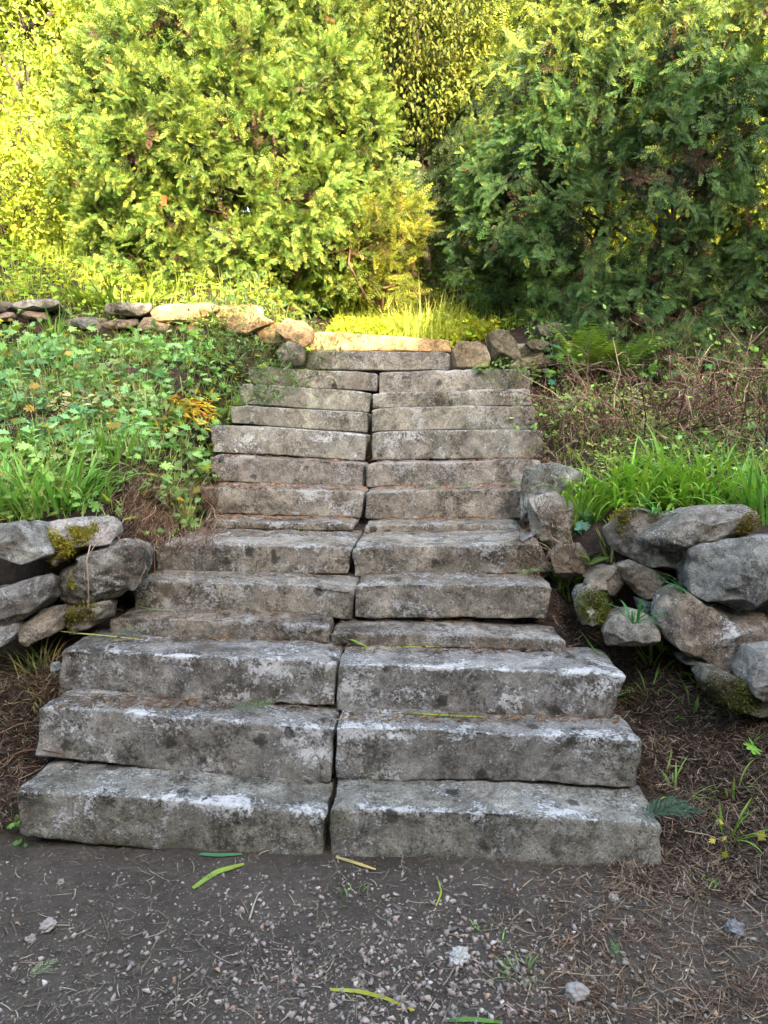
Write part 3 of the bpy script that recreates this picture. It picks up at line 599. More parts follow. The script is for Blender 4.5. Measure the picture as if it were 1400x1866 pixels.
def yew(name, label, base, center, rad, nl, rr, nspray, col, tip, tipf, seed, Ls, scale=1.0, squeeze=None, cat='yew bush', up_bias=.1, trunkr=.11, pairs=8, nn=9, inner=600, nw=.045, nl_=.22, brown=0, cam_only=True, group=None, stems=7, dcol=(.09,.055,.04), tilt=.8, keep=None, dirw=(.35, .35, .75), icol=None):
    rg = np.random.default_rng(seed); root = tag(empty(name, base), label, cat, group)
    C, r = lobes_on(center, rad, nl, rr, rg, squeeze)
    p, d = bush_points(C, r, nspray, rg, cam_only)
    if keep is not None: m = keep(p); p, d = p[m], d[m]
    k = len(p); tang = nrm(np.cross(d, rg.normal(size=(k, 3)))); rad_o = nrm((p - np.array(center)) / np.array(rad))
    dr = nrm(d * dirw[0] + rad_o * dirw[1] + tang * dirw[2] + np.array([0, 0, up_bias])); upv = nrm(d * tilt + rad_o * .3 + np.array([0, 0, .45]) + rg.normal(size=(k, 3)) * .35)
    cc = np.array(col) * (1 + .30 * fbm(p * 2.2, seed, 3))[:, None] * rg.uniform(.8, 1.2, (k, 3)) ** .5
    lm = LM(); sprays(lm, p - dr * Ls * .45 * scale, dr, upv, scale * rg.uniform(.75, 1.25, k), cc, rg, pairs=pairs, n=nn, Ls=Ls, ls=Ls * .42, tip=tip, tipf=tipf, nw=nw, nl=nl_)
    # inner foliage coloured darker as painted shade, fine bare twigs that close the crown
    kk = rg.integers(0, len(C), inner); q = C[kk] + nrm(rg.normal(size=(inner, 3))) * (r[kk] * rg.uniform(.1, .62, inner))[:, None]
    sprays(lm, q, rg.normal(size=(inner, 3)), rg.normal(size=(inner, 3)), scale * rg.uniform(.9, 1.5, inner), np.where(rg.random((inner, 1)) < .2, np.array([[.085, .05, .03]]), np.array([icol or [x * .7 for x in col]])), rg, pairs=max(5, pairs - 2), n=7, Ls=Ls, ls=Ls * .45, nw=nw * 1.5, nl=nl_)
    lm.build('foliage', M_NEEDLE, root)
    tr = LM(); b0 = np.array(base, float) - [0, 0, .1]
    top = np.array(center) + [0, 0, rad[2] * .6]; limb(tr, b0, top, trunkr, .02, rg, .25, 14, dcol); tr.build('trunk', M_BARK, root, True)
    br = LM()
    for j in rg.choice(len(C), min(len(C), stems * 6), replace=False):
        s0 = b0 * (1 - (t := rg.uniform(.05, .6))) + top * t; s0 = s0 + rg.normal(size=3) * .05; limb(br, s0, C[j] + nrm(C[j] - np.array(center)) * r[j] * .6, .022, .004, rg, .12, 9, np.array(dcol) * rg.uniform(.8, 1.7))
    br.build('branchwork', M_BARK, root, True)
    if brown:
        bm = LM(); ii = rg.choice(k, brown); sprays(bm, p[ii] + d[ii] * .05, nrm(np.array([0, 0, -1.0]) + rg.normal(size=(brown, 3)) * .5), d[ii], np.full(brown, scale * .8), np.tile([.24, .085, .03], (brown, 1)), rg, pairs=7, n=6, Ls=Ls, ls=Ls * .4, nw=nw, nl=nl_)
        bm.build('withered_foliage', M_NEEDLE, root)
    return root
# ------------------------------------------------------------------ broad-leaved crowns
def leafT(outl, bend=.12):
    o = np.array(outl, float); c = np.array([[.45, 0, -.03]]); z = -bend * o[:, 0] ** 2 + .10 * np.abs(o[:, 1]); V = np.concatenate([c, np.column_stack([o, z])]); n = len(o)
    i = np.arange(n); return V, [np.stack([np.zeros(n, int), i + 1, (i + 1) % n + 1], -1)]
OVAL = leafT([(0, 0), (.25, .2), (.55, .25), (.8, .15), (1, 0), (.8, -.15), (.55, -.25), (.25, -.2)])
LANCE = leafT([(0, 0), (.3, .11), (.65, .10), (1, 0), (.65, -.10), (.3, -.11)], .25)
def palmate():
    pts = [(0, 0)]; lob = [(-128, .48), (-72, .72), (-32, .86), (0, 1), (32, .86), (72, .72), (128, .48)]
    out = []
    for j, (a, l) in enumerate(lob):
        for da, f in ((-13, .62), (-9, .9), (0, 1), (9, .9), (13, .62)):
            t = math.radians(a + da); out.append((.42 + .58 * l * f * math.cos(t), .58 * l * f * math.sin(t)))
        if j < 6:
            t = math.radians((a + lob[j + 1][0]) / 2); out.append((.42 + .24 * math.cos(t), .24 * math.sin(t)))
    return leafT([(.1, -.05)] + out + [(.1, .05)], .1)
PALM = palmate()
MAPLE = leafT([(0, 0), (.1, .3), (.3, .22), (.45, .5), (.55, .2), (1, .05), (1, -.05), (.55, -.2), (.45, -.5), (.3, -.22), (.1, -.3)], .2)
def broad(name, label, base, center, rad, nl, rr, nleaf, size, col, seed, T=OVAL, cat='tree', group=None, trunkr=.12, droop=.2, hue=.25, accent=None, af=.1, cam_only=True, tcol=(.07, .055, .045), stems=10, mat=None, squeeze=None, fill=.6):
    rg = np.random.default_rng(seed); root = tag(empty(name, base), label, cat, group); C, r = lobes_on(center, rad, nl, rr, rg, squeeze)
    p, d = bush_points(C, r, nleaf, rg, cam_only); k = len(p)
    q = int(k * .35); kk = rg.integers(0, len(C), q); p = np.concatenate([p, C[kk] + rg.normal(size=(q, 3)) * (r[kk] * .45)[:, None]]); d = np.concatenate([d, nrm(rg.normal(size=(q, 3)))]); k = len(p)
    dr = nrm(d * .4 + rg.normal(size=(k, 3)) * .6 + [0, 0, -droop]); up = nrm(d * .6 + [0, 0, .7] + rg.normal(size=(k, 3)) * .5)
    s = size * rg.uniform(.6, 1.3, k); cc = np.array(col) * (1 + hue * fbm(p * 1.7, seed, 3))[:, None] * rg.uniform(.75, 1.25, (k, 1)) * rg.uniform(.9, 1.1, (k, 3))
    if accent is not None: m = rg.random(k) < af; cc[m] = np.array(accent) * rg.uniform(.7, 1.2, (m.sum(), 1))
    lm = LM(); lm.inst(T, basis(dr, up) * s[:, None, None], p, cc); lm.build('foliage', mat or M_LEAF, root)
    tr = LM(); b0 = np.array(base, float) - [0, 0, .1]; top = np.array(center) + [0, 0, rad[2] * .5]; limb(tr, b0, top, trunkr, trunkr * .2, rg, .15, 12, tcol); tr.build('trunk', M_BARK, root, True)
    br = LM()
    for j in rg.choice(len(C), min(len(C), stems), replace=False):
        t = rg.uniform(.1, .7); limb(br, b0 * (1 - t) + top * t, C[j], trunkr * .3, .004, rg, .1, 8, tcol)
    br.build('branchwork', M_BARK, root, True)
    return root
# ------------------------------------------------------------------ the house behind the photographer: its shadow covers the steps
def prism(lm, prof, y0, y1, col):
    n = len(prof); A = np.array([[x, y0, z] for x, z in prof] + [[x, y1, z] for x, z in prof]); j = np.arange(n); j2 = (j + 1) % n
    lm.add(A, [np.stack([j, j2, j2 + n, j + n], -1), j[None, ::-1], (j + n)[None]], col)
M_WALL = plain_mat('dark_stone', (.13, .12, .105)); M_ROOF = plain_mat('roof_slate', (.09, .09, .1), .6)
hs = tag(empty('house', (4, -12, 0)), 'tall dark stone gabled house that throws its shadow over the garden steps', 'house')
lm = LM(); prism(lm, [(-2, -.3), (3.72, -.3), (3.72, 11.0), (2.2, 13.6), (.7, 11.0), (-2, 11.0)], -16, -9, (1, 1, 1)); lm.build('wall', M_WALL, hs)
lm = LM(); prism(lm, [(3.725, -.3), (6.2, -.3), (6.2, 10.93), (3.725, 10.93)], -15.9, -9.0, (1, 1, 1)); lm.build('wall', M_WALL, hs)
lm = LM(); prism(lm, [(6.205, -.3), (12.5, -.3), (12.5, 12.0), (9.5, 12.6), (8.5, 12.75), (7.5, 12.5), (6.9, 12.15), (6.5, 11.8), (6.205, 11.35)], -16, -9, (1, 1, 1)); lm.build('wall', M_WALL, hs)
lm = LM(); prism(lm, [(3.73, 10.93), (6.195, 10.93), (6.195, 10.98), (3.73, 10.98)], -15.9, -9.0, (1, 1, 1)); lm.build('roof', M_ROOF, hs)
for x, z in ((1, 2), (1, 5.5), (8.5, 2), (8.5, 5.5), (10.8, 5.5)):
    lm = LM(); prism(lm, [(x - .5, z - .8), (x + .5, z - .8), (x + .5, z + .8), (x - .5, z + .8)], -9.02, -8.96, (1, 1, 1)); lm.build('window', M_ROOF, hs)
# ------------------------------------------------------------------ picking points on the built stones and soil
bpy.context.view_layer.update(); DG = bpy.context.evaluated_depsgraph_get()
def hit(px, py):
    r = ray(px, py); ok, loc, n, idx, ob, _ = sc.ray_cast(DG, Vector((0, 0, H)), Vector(r).normalized(), distance=40)
    return (np.array(loc), np.array(n), ob) if ok else (G(px, py), np.array([0, 0, 1.]), None)
def down(x, y, z0=4.0):
    ok, loc, n, idx, ob, _ = sc.ray_cast(DG, Vector((x, y, z0)), Vector((0, 0, -1)), distance=9)
    return np.array(loc) if ok else gpt(x, y)
def scat(polys, n, rg, flat=None, soil=False):
    """n random picked points inside pixel boxes (x0,y0,x1,y1)"""
    ar = np.array([(b[2] - b[0]) * (b[3] - b[1]) for b in polys], float); out = []
    for k in rg.choice(len(polys), n, p=ar / ar.sum()):
        b = polys[k]; l, nn, ob = hit(rg.uniform(b[0], b[2]), rg.uniform(b[1], b[3]))
        if (flat is None or nn[2] > flat) and (not soil or ob is None or ob.name.startswith('ground')): out.append(l)
    return np.array(out)
# ------------------------------------------------------------------ gravel, litter
rg = np.random.default_rng(77)
def chipT(seed):
    r_ = np.random.default_rng(seed); v = nrm(r_.normal(size=(9, 3))) * np.array([1, .75, .55]) * r_.uniform(.8, 1.1, (9, 1))
    import bmesh
    bm = bmesh.new(); [bm.verts.new(x) for x in v]; res = bmesh.ops.convex_hull(bm, input=bm.verts); bm.verts.index_update()
    used = [x for x in bm.verts if x.link_faces]; mp = {x: i for i, x in enumerate(used)}
    T = (np.array([x.co[:] for x in used]), [np.array([[mp[w] for w in f.verts] for f in bm.faces])]); bm.free(); return T
CH = [chipT(i) for i in range(6)]
lm = LM()
def chips(pts, smin, smax, cols, p=None):
    pts = np.array(pts)
    for v in range(6):
        q = pts[v::6]; n = len(q); s = smin + (smax - smin) * rg.random(n) ** 2.2
        M = basis(rg.normal(size=(n, 3)) * [1, 1, .35], rg.normal(size=(n, 3)) * .3 + [0, 0, 1]) * s[:, None, None]
        c = np.array(cols)[rg.choice(len(cols), n, p=p)] * rg.uniform(.65, 1.25, (n, 1)); lm.inst(CH[v], M, q + np.c_[q[:, 0] * 0, q[:, 0] * 0, s * .25], c)
CC = [(.23, .195, .17), (.25, .195, .17), (.17, .155, .145), (.29, .25, .21), (.28, .17, .12), (.37, .34, .31)]; CPp = [.34, .28, .2, .1, .03, .05]
def gauss(cx, cy, sx, sy_, n):
    o = [];
    while len(o) < n:
        x, y = rg.normal(cx, sx), rg.normal(cy, sy_)
        if 1590 < y < 1940 and -60 < x < 1460: o.append(G(x, y, 1.2, 3.2))
    return o
chips(gauss(790, 1740, 150, 75, 260), .006, .017, CC, CPp)
chips(gauss(860, 1790, 260, 75, 420), .006, .018, CC, CPp)
chips(gauss(560, 1760, 260, 90, 800), .004, .015, CC, CPp)
chips([G(rg.uniform(-60, 1460), rg.uniform(1560, 1940), 1.2, 3.2) for _ in range(2000)], .002, .010, CC, CPp)
chips([G(rg.uniform(400, 1300), rg.uniform(1580, 1940), 1.2, 3.2) for _ in range(700)], .003, .013, CC, CPp)
chips([G(rg.uniform(-60, 1460), rg.uniform(1530, 1940), 1.2, 3.2) for _ in range(15000)], .0012, .005, [(.15, .135, .12), (.08, .07, .062), (.21, .185, .165)])
tag(lm.build('gravel', M_GRAVEL), kind='stuff')
def strips(lm, pts, lmin, lmax, w, cols, flat=.25, curl=.5, lift=.004):
    n = len(pts); s = np.linspace(0, 1, 5)
    for p in pts:
        L = rg.uniform(lmin, lmax); a = rg.uniform(0, 6.283); d = np.array([math.cos(a), math.sin(a), rg.normal() * flat]); k = rg.normal() * curl; e = np.array([-d[1], d[0], rg.normal() * .2])
        q = p + np.outer(s - .5, d) * L + np.outer((s - .5) ** 2 - .1, e) * L * k + [0, 0, lift + rg.random() * .008]
        q[:, 2] = np.maximum(q[:, 2], p[2] + .001)
        lm.ribbon(q, np.full(5, w * rg.uniform(.6, 1.3)) * np.array([.5, 1, 1, 1, .4]), np.array([0, 0, 1.]) + rg.normal(size=3) * .4, np.array(cols[rg.integers(len(cols))]) * rg.uniform(.6, 1.3))
LIT = [(.16, .075, .035), (.11, .055, .03), (.22, .12, .06), (.26, .19, .11), (.07, .04, .025)]
TREADS = [(390,938,990,948),(380,880,985,894),(400,828,980,842),(260,1044,1000,1056),(200,1112,1030,1135),(200,1162,600,1172),(600,1175,1040,1192),(110,1270,620,1292),(620,1300,1130,1318),(290,965,700,978)]
lm = LM(); strips(lm, scat(TREADS, 4500, rg, .5), .012, .045, .0019, LIT, .2)
strips(lm, scat(TREADS[:3], 3000, rg, .5), .012, .035, .003, [(.40, .19, .09), (.32, .15, .07), (.22, .11, .055)], .2)
strips(lm, scat([(1110,1180,1420,1640), (1010,1060,1130,1200), (-20,1190,110,1520)], 11000, rg, soil=True), .015, .08, .0016, [(.08, .055, .042), (.13, .09, .065), (.19, .135, .095), (.05, .036, .028), (.25, .20, .145)], .5)
strips(lm, scat([(1420,1330,2000,1900)], 4500, rg, soil=True), .02, .09, .0016, [(.08, .055, .042), (.13, .09, .065), (.19, .135, .095), (.05, .036, .028)], .4)
strips(lm, scat([(-500,1230,-20,1700)], 2500, rg, soil=True), .02, .09, .0016, [(.08, .055, .042), (.13, .09, .065), (.19, .135, .095)], .4)
strips(lm, scat([(900,1560,1420,1866), (1000,1600,1420,1866)], 2100, rg, soil=True), .02, .09, .0013, [(.12, .07, .045), (.18, .12, .08), (.08, .05, .035), (.26, .2, .14)], .3)
strips(lm, scat([(0,1540,900,1866)], 1300, rg, soil=True), .01, .07, .0012, [(.16, .13, .1), (.08, .06, .05), (.25, .21, .16)], .25)
strips(lm, scat([(230,850,400,1010), (960,640,1420,830), (60,680,330,840), (940,930,1050,1060)], 5200, rg), .03, .12, .0016, [(.13, .065, .04), (.2, .12, .075), (.08, .045, .03), (.27, .2, .13)], .8, lift=.02)
strips(lm, scat([(560,575,860,625), (820,590,1080,660)], 700, rg), .02, .06, .002, [(.3, .15, .06), (.2, .1, .05)], .4)
tag(lm.build('leaf_litter', M_DRY), kind='stuff')
# ------------------------------------------------------------------ single pebbles and other small finds
def pebble(px, py, w, hgt, mat, seed, label, name='pebble', cat='pebble', lump=.004):
    b = hit(px, py)[0]; v, Fs = UVs; s = np.array([w, w * .85, hgt]) / 2; n = v + 0
    V = v * s * (1 + .12 * fbm(v * 1.3 + seed, seed, 3))[:, None] + v * (lump * fbm(v * 3.5 + seed, seed + 2, 3))[:, None]
    o = mesh_obj(name, V, Fs, mat, smooth=True); o.location = [float(t) for t in b + [0, 0, hgt * .28]]; o.rotation_euler[2] = seed
    return tag(o, label, cat)
pebble(88, 1692, .05, .034, M_PEB, 1, 'smooth oval pale pebble lying on the bare dark soil')
pebble(58, 1713, .026, .018, M_PEB, 2, 'small grey pebble next to the smooth oval one')
pebble(1050, 1818, .062, .05, M_PEB, 3, 'round grey pebble among the gravel near the lower picture edge')
pebble(836, 1752, .058, .04, M_QUARTZ, 4, 'angular white quartz lump in the pinkish gravel patch', 'quartz_stone', 'stone', .010)
pebble(1337, 1698, .06, .04, M_SLATE, 5, 'dull blue grey crumbly stone on the brown litter', 'loose_stone', 'stone', .008)
pebble(1118, 1640, .03, .024, M_PEB, 6, 'pinkish pebble by dry stalks below the lowest step')
pebble(112, 1610, .022, .016, M_PEB, 8, 'tiny pale pebble on dark soil below the lowest step')
# slate piece on the brown step
sp = np.array([hit(x, y)[0] for x, y in ((944, 982), (968, 977), (990, 989), (952, 997))]); cz = sp.mean(0); cz[2] = sp[:, 2].max() + .012
V = np.concatenate([np.c_[sp[:, :2] , np.full(4, cz[2])], np.c_[sp[:, :2] + .003, np.full(4, cz[2] - .012)]]) - cz
o = mesh_obj('slate_piece', V, [np.array([[0, 1, 2, 3][::-1], [4, 5, 6, 7]]), np.array([[0, 1, 5, 4], [1, 2, 6, 5], [2, 3, 7, 6], [3, 0, 4, 7]])], M_SLATE); o.location = cz; tag(o, 'thin dark slate piece lying at the end of a brown step', 'slate piece')
# fallen evergreen sprigs
def fallen(px, py, ang, L, label, col=(.05, .10, .045), pairs=14, n=5, rise=.15):
    b = hit(px, py)[0] + [0, 0, .012]; a = math.radians(ang); r_ = np.random.default_rng(int(px + py)); root = LM()
    T, tc = sprig_T(pairs + 4, nl=.21, nw=.024, lift=.25, seed=3)
    dirs = [(0, 1.0, (0, 0))] + [(s * 38, .55, (x, 0)) for s, x in ((1, .2), (-1, .38), (1, .52), (-1, .66))][:n - 1]
    for da, l, (x, _) in dirs:
        d = np.array([math.cos(a + math.radians(da)), math.sin(a + math.radians(da)), rise * (.3 if da else 1)]); d0 = np.array([math.cos(a), math.sin(a), rise])
        root.inst(T, basis(d[None], np.array([[.1, -.5, 1.0]])) * (L * l), (b + d0 * L * x)[None], np.array([col]) * r_.uniform(.8, 1.3), tcol=tc)
    return tag(root.build('evergreen_sprig', M_NEEDLE), label, 'evergreen sprig', 'fallen evergreen sprigs')
fallen(1165, 1492, 14, .19, 'large dark green feathery sprig on the soil at the end of the lowest steps', (.025, .07, .035), 20, 5, .12)
fallen(420, 1297, 5, .16, 'comb like sprig on the second step under the open gap', (.07, .13, .05), 16, 1, .1)
fallen(205, 1160, 10, .13, 'grey green sprig with flat needles by the low sunken step', (.10, .15, .09), 14, 3)
fallen(775, 892, 20, .10, 'sprig under the stained block, nearer the joint', (.09, .2, .08), 10, 4)
fallen(835, 890, 25, .11, 'sprig under the stained block, farther from the joint', (.08, .18, .07), 10, 4)
fallen(925, 888, 30, .12, 'sprig by the flat topped stone at the stair end', (.08, .17, .07), 10, 4)
fallen(935, 962, 60, .12, 'dark sprig on the tread behind the slate piece', (.03, .09, .05), 12, 4)
fallen(1010, 1308, 60, .08, 'small upright sprig on the second step near its sunken corner', (.10, .18, .08), 10, 4, .5)
fallen(45, 1790, 40, .085, 'pale dried sprig on the bare soil near the picture corner', (.17, .22, .12), 9, 3)
fallen(1130, 1755, 100, .06, 'tiny bright sprig on the brown litter', (.06, .19, .05), 8, 3, .3)
fallen(940, 1050, 5, .12, 'yellowish sprig before the brown block with the slate piece', (.13, .2, .07), 10, 3)
fallen(890, 1131, 20, .10, 'green sprig on the litter behind the low dark block', (.05, .12, .05), 10, 3)
# cut leaves and stalks that lie about, each traced along its run
def lying(pix, w, col, label, name='cut_leaf', cat='cut leaf', lift=.008, group=None, mat=None, tube=False):
    k = np.array([hit(x, y)[0] for x, y in pix]); k[:, 2] += lift; t = np.linspace(0, len(k) - 1, 14); q = np.stack([np.interp(t, np.arange(len(k)), k[:, j]) for j in range(3)], -1)
    q[1:-1] = (q[:-2] + q[1:-1] * 2 + q[2:]) / 4; m = LM()
    if tube: m.tube(q, w, w * .5, col, 5)
    else: m.ribbon(q, w * np.sin(np.linspace(.5, 2.9, 14)) ** .6, np.array([0, -.35, 1.]), col, np.array(col) * [1.3, 1.15, .8])
    return tag(m.build(name, mat or M_LEAF), label, cat, group)
GL = 'green leaf blades dropped on the steps and soil'
lying([(352,1622),(395,1592),(445,1578)], .010, (.20,.32,.06), 'broad yellow green leaf blade on the soil below the lowest step', group=GL)
lying([(365,1560),(400,1562),(442,1560)], .007, (.05,.20,.10), 'blue green leaf blade lying just above the broad yellow green one', group=GL)
lying([(612,1565),(645,1575),(685,1588)], .006, (.42,.36,.16), 'straw coloured leaf below the joint of the lowest step', 'dry_leaf', 'dry leaf')
lying([(602,1808),(650,1810),(700,1822),(755,1846)], .0055, (.30,.34,.05), 'long yellow stalk lying on the gravel', 'cut_stalk', 'stalk')
lying([(818,1864),(860,1862),(915,1868)], .006, (.10,.24,.06), 'green blade cut off by the bottom of the picture', group=GL)
lying([(798,1605),(805,1630),(795,1655)], .003, (.3,.36,.05), 'thin yellow green curl on the soil', 'cut_stalk', 'stalk')
lying([(75,1148),(130,1156),(190,1161),(255,1168)], .004, (.36,.46,.14), 'pale stalk lying across the end of the low sunken step', 'cut_stalk', 'stalk')
lying([(600,1158),(640,1168),(670,1182)], .006, (.16,.32,.06), 'slanting green blade at the joint of the low sunken step', group=GL)
lying([(660,1184),(740,1182),(815,1181)], .004, (.24,.34,.08), 'long green blade along the third step behind its edge', group=GL)
lying([(250,1107),(280,1114),(315,1115)], .004, (.14,.30,.12), 'curved blade at the foot of the block by the round boulder', group=GL)
lying([(735,1302),(800,1306),(880,1310)], .005, (.20,.32,.07), 'green blade along the back of the second step', group=GL)
lying([(1060,1155),(1085,1190),(1100,1195)], .004, (.18,.34,.07), 'bent bright blade on soil by the mossy small boulder', group=GL)
lying([(1210,1345),(1225,1370),(1215,1410)], .004, (.18,.28,.07), 'narrow blade on the brown soil beside the second step', group=GL)
lying([(1115,1275),(1140,1265),(1148,1260)], .005, (.12,.30,.07), 'short blade at the sunken corner of the third step', group=GL)
lying([(1248,1520),(1290,1527),(1318,1540)], .0035, (.36,.30,.22), 'pale bare twig on the dark soil by the lowest step', 'twig', 'twig', tube=True, mat=M_DRY, lift=.012)
lying([(752,962),(790,975),(855,968)], .004, (.16,.10,.075), 'bent brown twig lying on the tread before the spotted block', 'twig', 'twig', tube=True, mat=M_DRY, lift=.012)
lying([(1010,1775),(1080,1783),(1135,1781)], .002, (.30,.24,.16), 'straight thin twig on the gravel near the round pebble', 'twig', 'twig', tube=True, mat=M_DRY)
lying([(577,1690),(581,1640),(584,1590)], .002, (.14,.10,.07), 'dark twig pointing at the stair joint', 'twig', 'twig', tube=True, mat=M_DRY)
lying([(455,1680),(462,1655),(470,1635),(478,1628)], .004, (.30,.26,.2), 'crooked pale twig on the bare soil', 'twig', 'twig', tube=True, mat=M_DRY)
lying([(0,1395),(40,1375),(75,1372),(120,1380)], .004, (.17,.09,.055), 'reddish root beside the second step', 'twig', 'twig', tube=True, mat=M_DRY, lift=.015)
lying([(0,1345),(30,1330),(75,1320)], .003, (.2,.13,.08), 'dry stem on soil beside the second step', 'twig', 'twig', tube=True, mat=M_DRY, lift=.02)
lying([(1040,1866),(1036,1845),(1037,1830)], .003, (.42,.38,.26), 'short straw standing by the round pebble', 'twig', 'twig', tube=True, mat=M_DRY)
lying([(185,1668),(200,1710),(190,1740)], .002, (.14,.11,.08), 'thin dark twig on the bare soil', 'twig', 'twig', tube=True, mat=M_DRY)
# ------------------------------------------------------------------ growing plants
def blade(m, b, a, th0, bend, L, w, col, tip=None, n=9):
    s = np.linspace(0, 1, n); th = th0 + bend * s ** 1.6; ds = L / (n - 1); o = np.array([math.cos(a), math.sin(a), 0])
    q = b + np.cumsum(np.concatenate([[[0, 0, 0]], ds * (np.outer(np.sin(th[:-1]), o) + np.outer(np.cos(th[:-1]), [0, 0, 1]))]), 0)
    m.ribbon(q, w * np.minimum(1, (1 - s) * 2.2 + .04) * (.7 + .3 * np.minimum(1, s * 4)), np.cross(np.cross(np.array([0, 0, 1.]), o), np.gradient(q, axis=0).mean(0)) * -1 + [0, 0, .01], col, tip)
def strap(name, label, base, n, rad, L, w, col, seed, th=(.05, .5), bend=(.5, 1.6), cat='leafy clump', tip=(.32, .36, .08), dirs=None, group=None, stretch=(1, 1)):
    r_ = np.random.default_rng(seed); m = LM()
    for k in range(n):
        rr = rad * math.sqrt(r_.random()); t = r_.uniform(0, 6.283); x, y = base[0] + rr * math.cos(t) * stretch[0], base[1] + rr * math.sin(t) * stretch[1]
        b = np.array([x, y, base[2] if rad < .05 else max(base[2] - .12, float(gz(x, y)))]); a = t + r_.normal() * .7 if dirs is None else r_.normal(dirs[0], dirs[1])
        blade(m, b - [0, 0, .01], a, r_.uniform(*th), r_.uniform(*bend), L * r_.uniform(.55, 1.15), w * r_.uniform(.6, 1.2), np.array(col) * r_.uniform(.65, 1.35) * r_.uniform(.9, 1.1, 3), np.array(tip) if r_.random() < .3 else None)
    return tag(m.build(name, M_LEAF), label, cat, group)
def leafy(name, label, base, n, rad, h, size, col, seed, T=PALM, cat='leafy plant', lean=(0, -.25), var=.3, group=None, stemcol=(.12, .14, .05), accent=None, af=.1, stretch=(1, 1), mat=None, pix=None):
    r_ = np.random.default_rng(seed); m = LM(); t = r_.uniform(0, 6.283, n); rr = rad * np.sqrt(r_.random(n)); x = base[0] + rr * np.cos(t) * stretch[0]; y = base[1] + rr * np.sin(t) * stretch[1]
    if pix:
        g_ = np.array([G(r_.normal(pix[0], pix[2]), r_.normal(pix[1], pix[3])) for _ in range(n)]); x, y = g_[:, 0], g_[:, 1]; rr = rad * r_.random(n) * .8; base = g_.mean(0)
    z = gz(x, y) if pix else gz(x, y) * .65 + (0 if pix else base[2] * .35) + h * r_.uniform(.35, 1.1, n) * (1 - .4 * rr / rad); p = np.stack([x, y, z], -1)
    out = np.stack([np.cos(t), np.sin(t), t * 0], -1); d = nrm(out * .8 + r_.normal(size=(n, 3)) * .45 + np.array([lean[0], lean[1], -.15])); up = nrm(np.array([0, -.45, .8]) + r_.normal(size=(n, 3)) * .35)
    c = np.array(col) * r_.uniform(1 - var, 1 + var, (n, 1)) * r_.uniform(.88, 1.12, (n, 3))
    if accent is not None: k = r_.random(n) < af; c[k] = np.array(accent) * r_.uniform(.8, 1.2, (k.sum(), 1))
    s = size * r_.uniform(.55, 1.2, n); m.inst(T, basis(d, up) * s[:, None, None], p, c)
    for k in range(min(n, 60)):
        b = np.array([base[0] + (x[k] - base[0]) * .3, base[1] + (y[k] - base[1]) * .3, 0]); b[2] = float(gz(b[0], b[1])) - .01
        mid = (b + p[k]) / 2 + [0, 0, .03]; m.tube([b, mid, p[k]], .0016, .001, stemcol, 3)
    return tag(m.build(name, mat or M_LEAF), label, cat, group)
GP = 'lobed leaf plants along the stair edge'
GRN = (.19, .39, .09); MINT = (.20, .385, .125); YEL = (.30, .34, .04)
for i, (px, py, n, rad, h, sz, col, lab) in enumerate([
 (190, 915, 22, .14, .10, .085, GRN, 'lobed leaf plant just above the pale mossy boulder, one leaf yellowing'),
 (265, 900, 14, .10, .10, .075, MINT, 'small lobed leaf plant over the hanging root tangle'),
 (350, 860, 34, .2, .14, .09, MINT, 'bright lobed leaf plant leaning over the stair edge above the roots'),
 (400, 850, 16, .13, .07, .075, GRN, 'thin lobed leaf plant creeping onto the mauve grey block'),
 (300, 790, 40, .22, .17, .085, MINT, 'dense lobed leaf plant below the orange leaved shrub'),
 (410, 765, 34, .19, .16, .09, GRN, 'lobed leaf plant touching the heavily spotted block'),
 (215, 800, 22, .18, .12, .085, GRN, 'lobed leaf plant beside the brown cleared patch'),
 (440, 640, 60, .26, .16, .08, MINT, 'lobed leaf plant under the juniper spray'),
 (340, 640, 44, .28, .18, .08, GRN, 'lobed leaf plant between orange shrub and terrace wall'),
 (60, 620, 70, .36, .22, .10, MINT, 'tall lobed leaf plant at the picture edge below the terrace wall'),
 (150, 660, 46, .32, .16, .09, MINT, 'lobed leaf plant in front of the dark square wall stone'),
 (250, 700, 26, .2, .14, .09, (.06, .19, .05), 'broad dark lobed leaf plant left of the orange shrub'),
 (420, 930, 4, .05, .03, .05, MINT, 'tiny pale seedling on the step end by the roots'),
 (265, 640, 30, .24, .16, .08, GRN, 'feathery lobed plant under the reddish half sunlit stone')]):
    leafy('lobed_leaf_plant', lab, G(px, py), n, rad, h, sz, col, 300 + i, group=GP, accent=YEL, af=.07)
leafy('leafy_plant', 'sunlit leafy weeds growing over the lit stones beside the threshold slab', G(500, 600), 120, .26, .16, .05, (.26, .36, .06), 353, T=OVAL, stretch=(1.3, .5))
leafy('leafy_plant', 'sunlit trailing weeds below the long bright coping stone', G(400, 600), 160, .3, .16, .045, (.28, .38, .06), 354, T=OVAL, stretch=(1.3, .4))
leafy('leafy_plant', 'green weeds at the foot of the terrace wall by the dark square stone', G(185, 590), 90, .24, .16, .045, (.16, .32, .07), 355, T=OVAL, stretch=(1.3, .4))
for px_, py_, lab_ in ((1110, 760, 'light green weeds among the twigs beside the middle dead shrub'), (1330, 690, 'light green weeds in front of the leafy bush at the picture edge'), (1005, 790, 'low green weeds at the ends of the spotted blocks')):
    leafy('leafy_plant', lab_, G(px_, py_), 130, .32, .30, .05, (.20, .38, .09), int(px_), T=OVAL, accent=(.34, .38, .10), af=.2)
leafy('leafy_plant', 'dark shaded weeds hiding the low stones under the yew next to the top step', hit(925, 640)[0] + [0, -.1, 0], 120, .22, .22, .05, (.10, .20, .05), 356, T=OVAL, stretch=(1.2, .5))
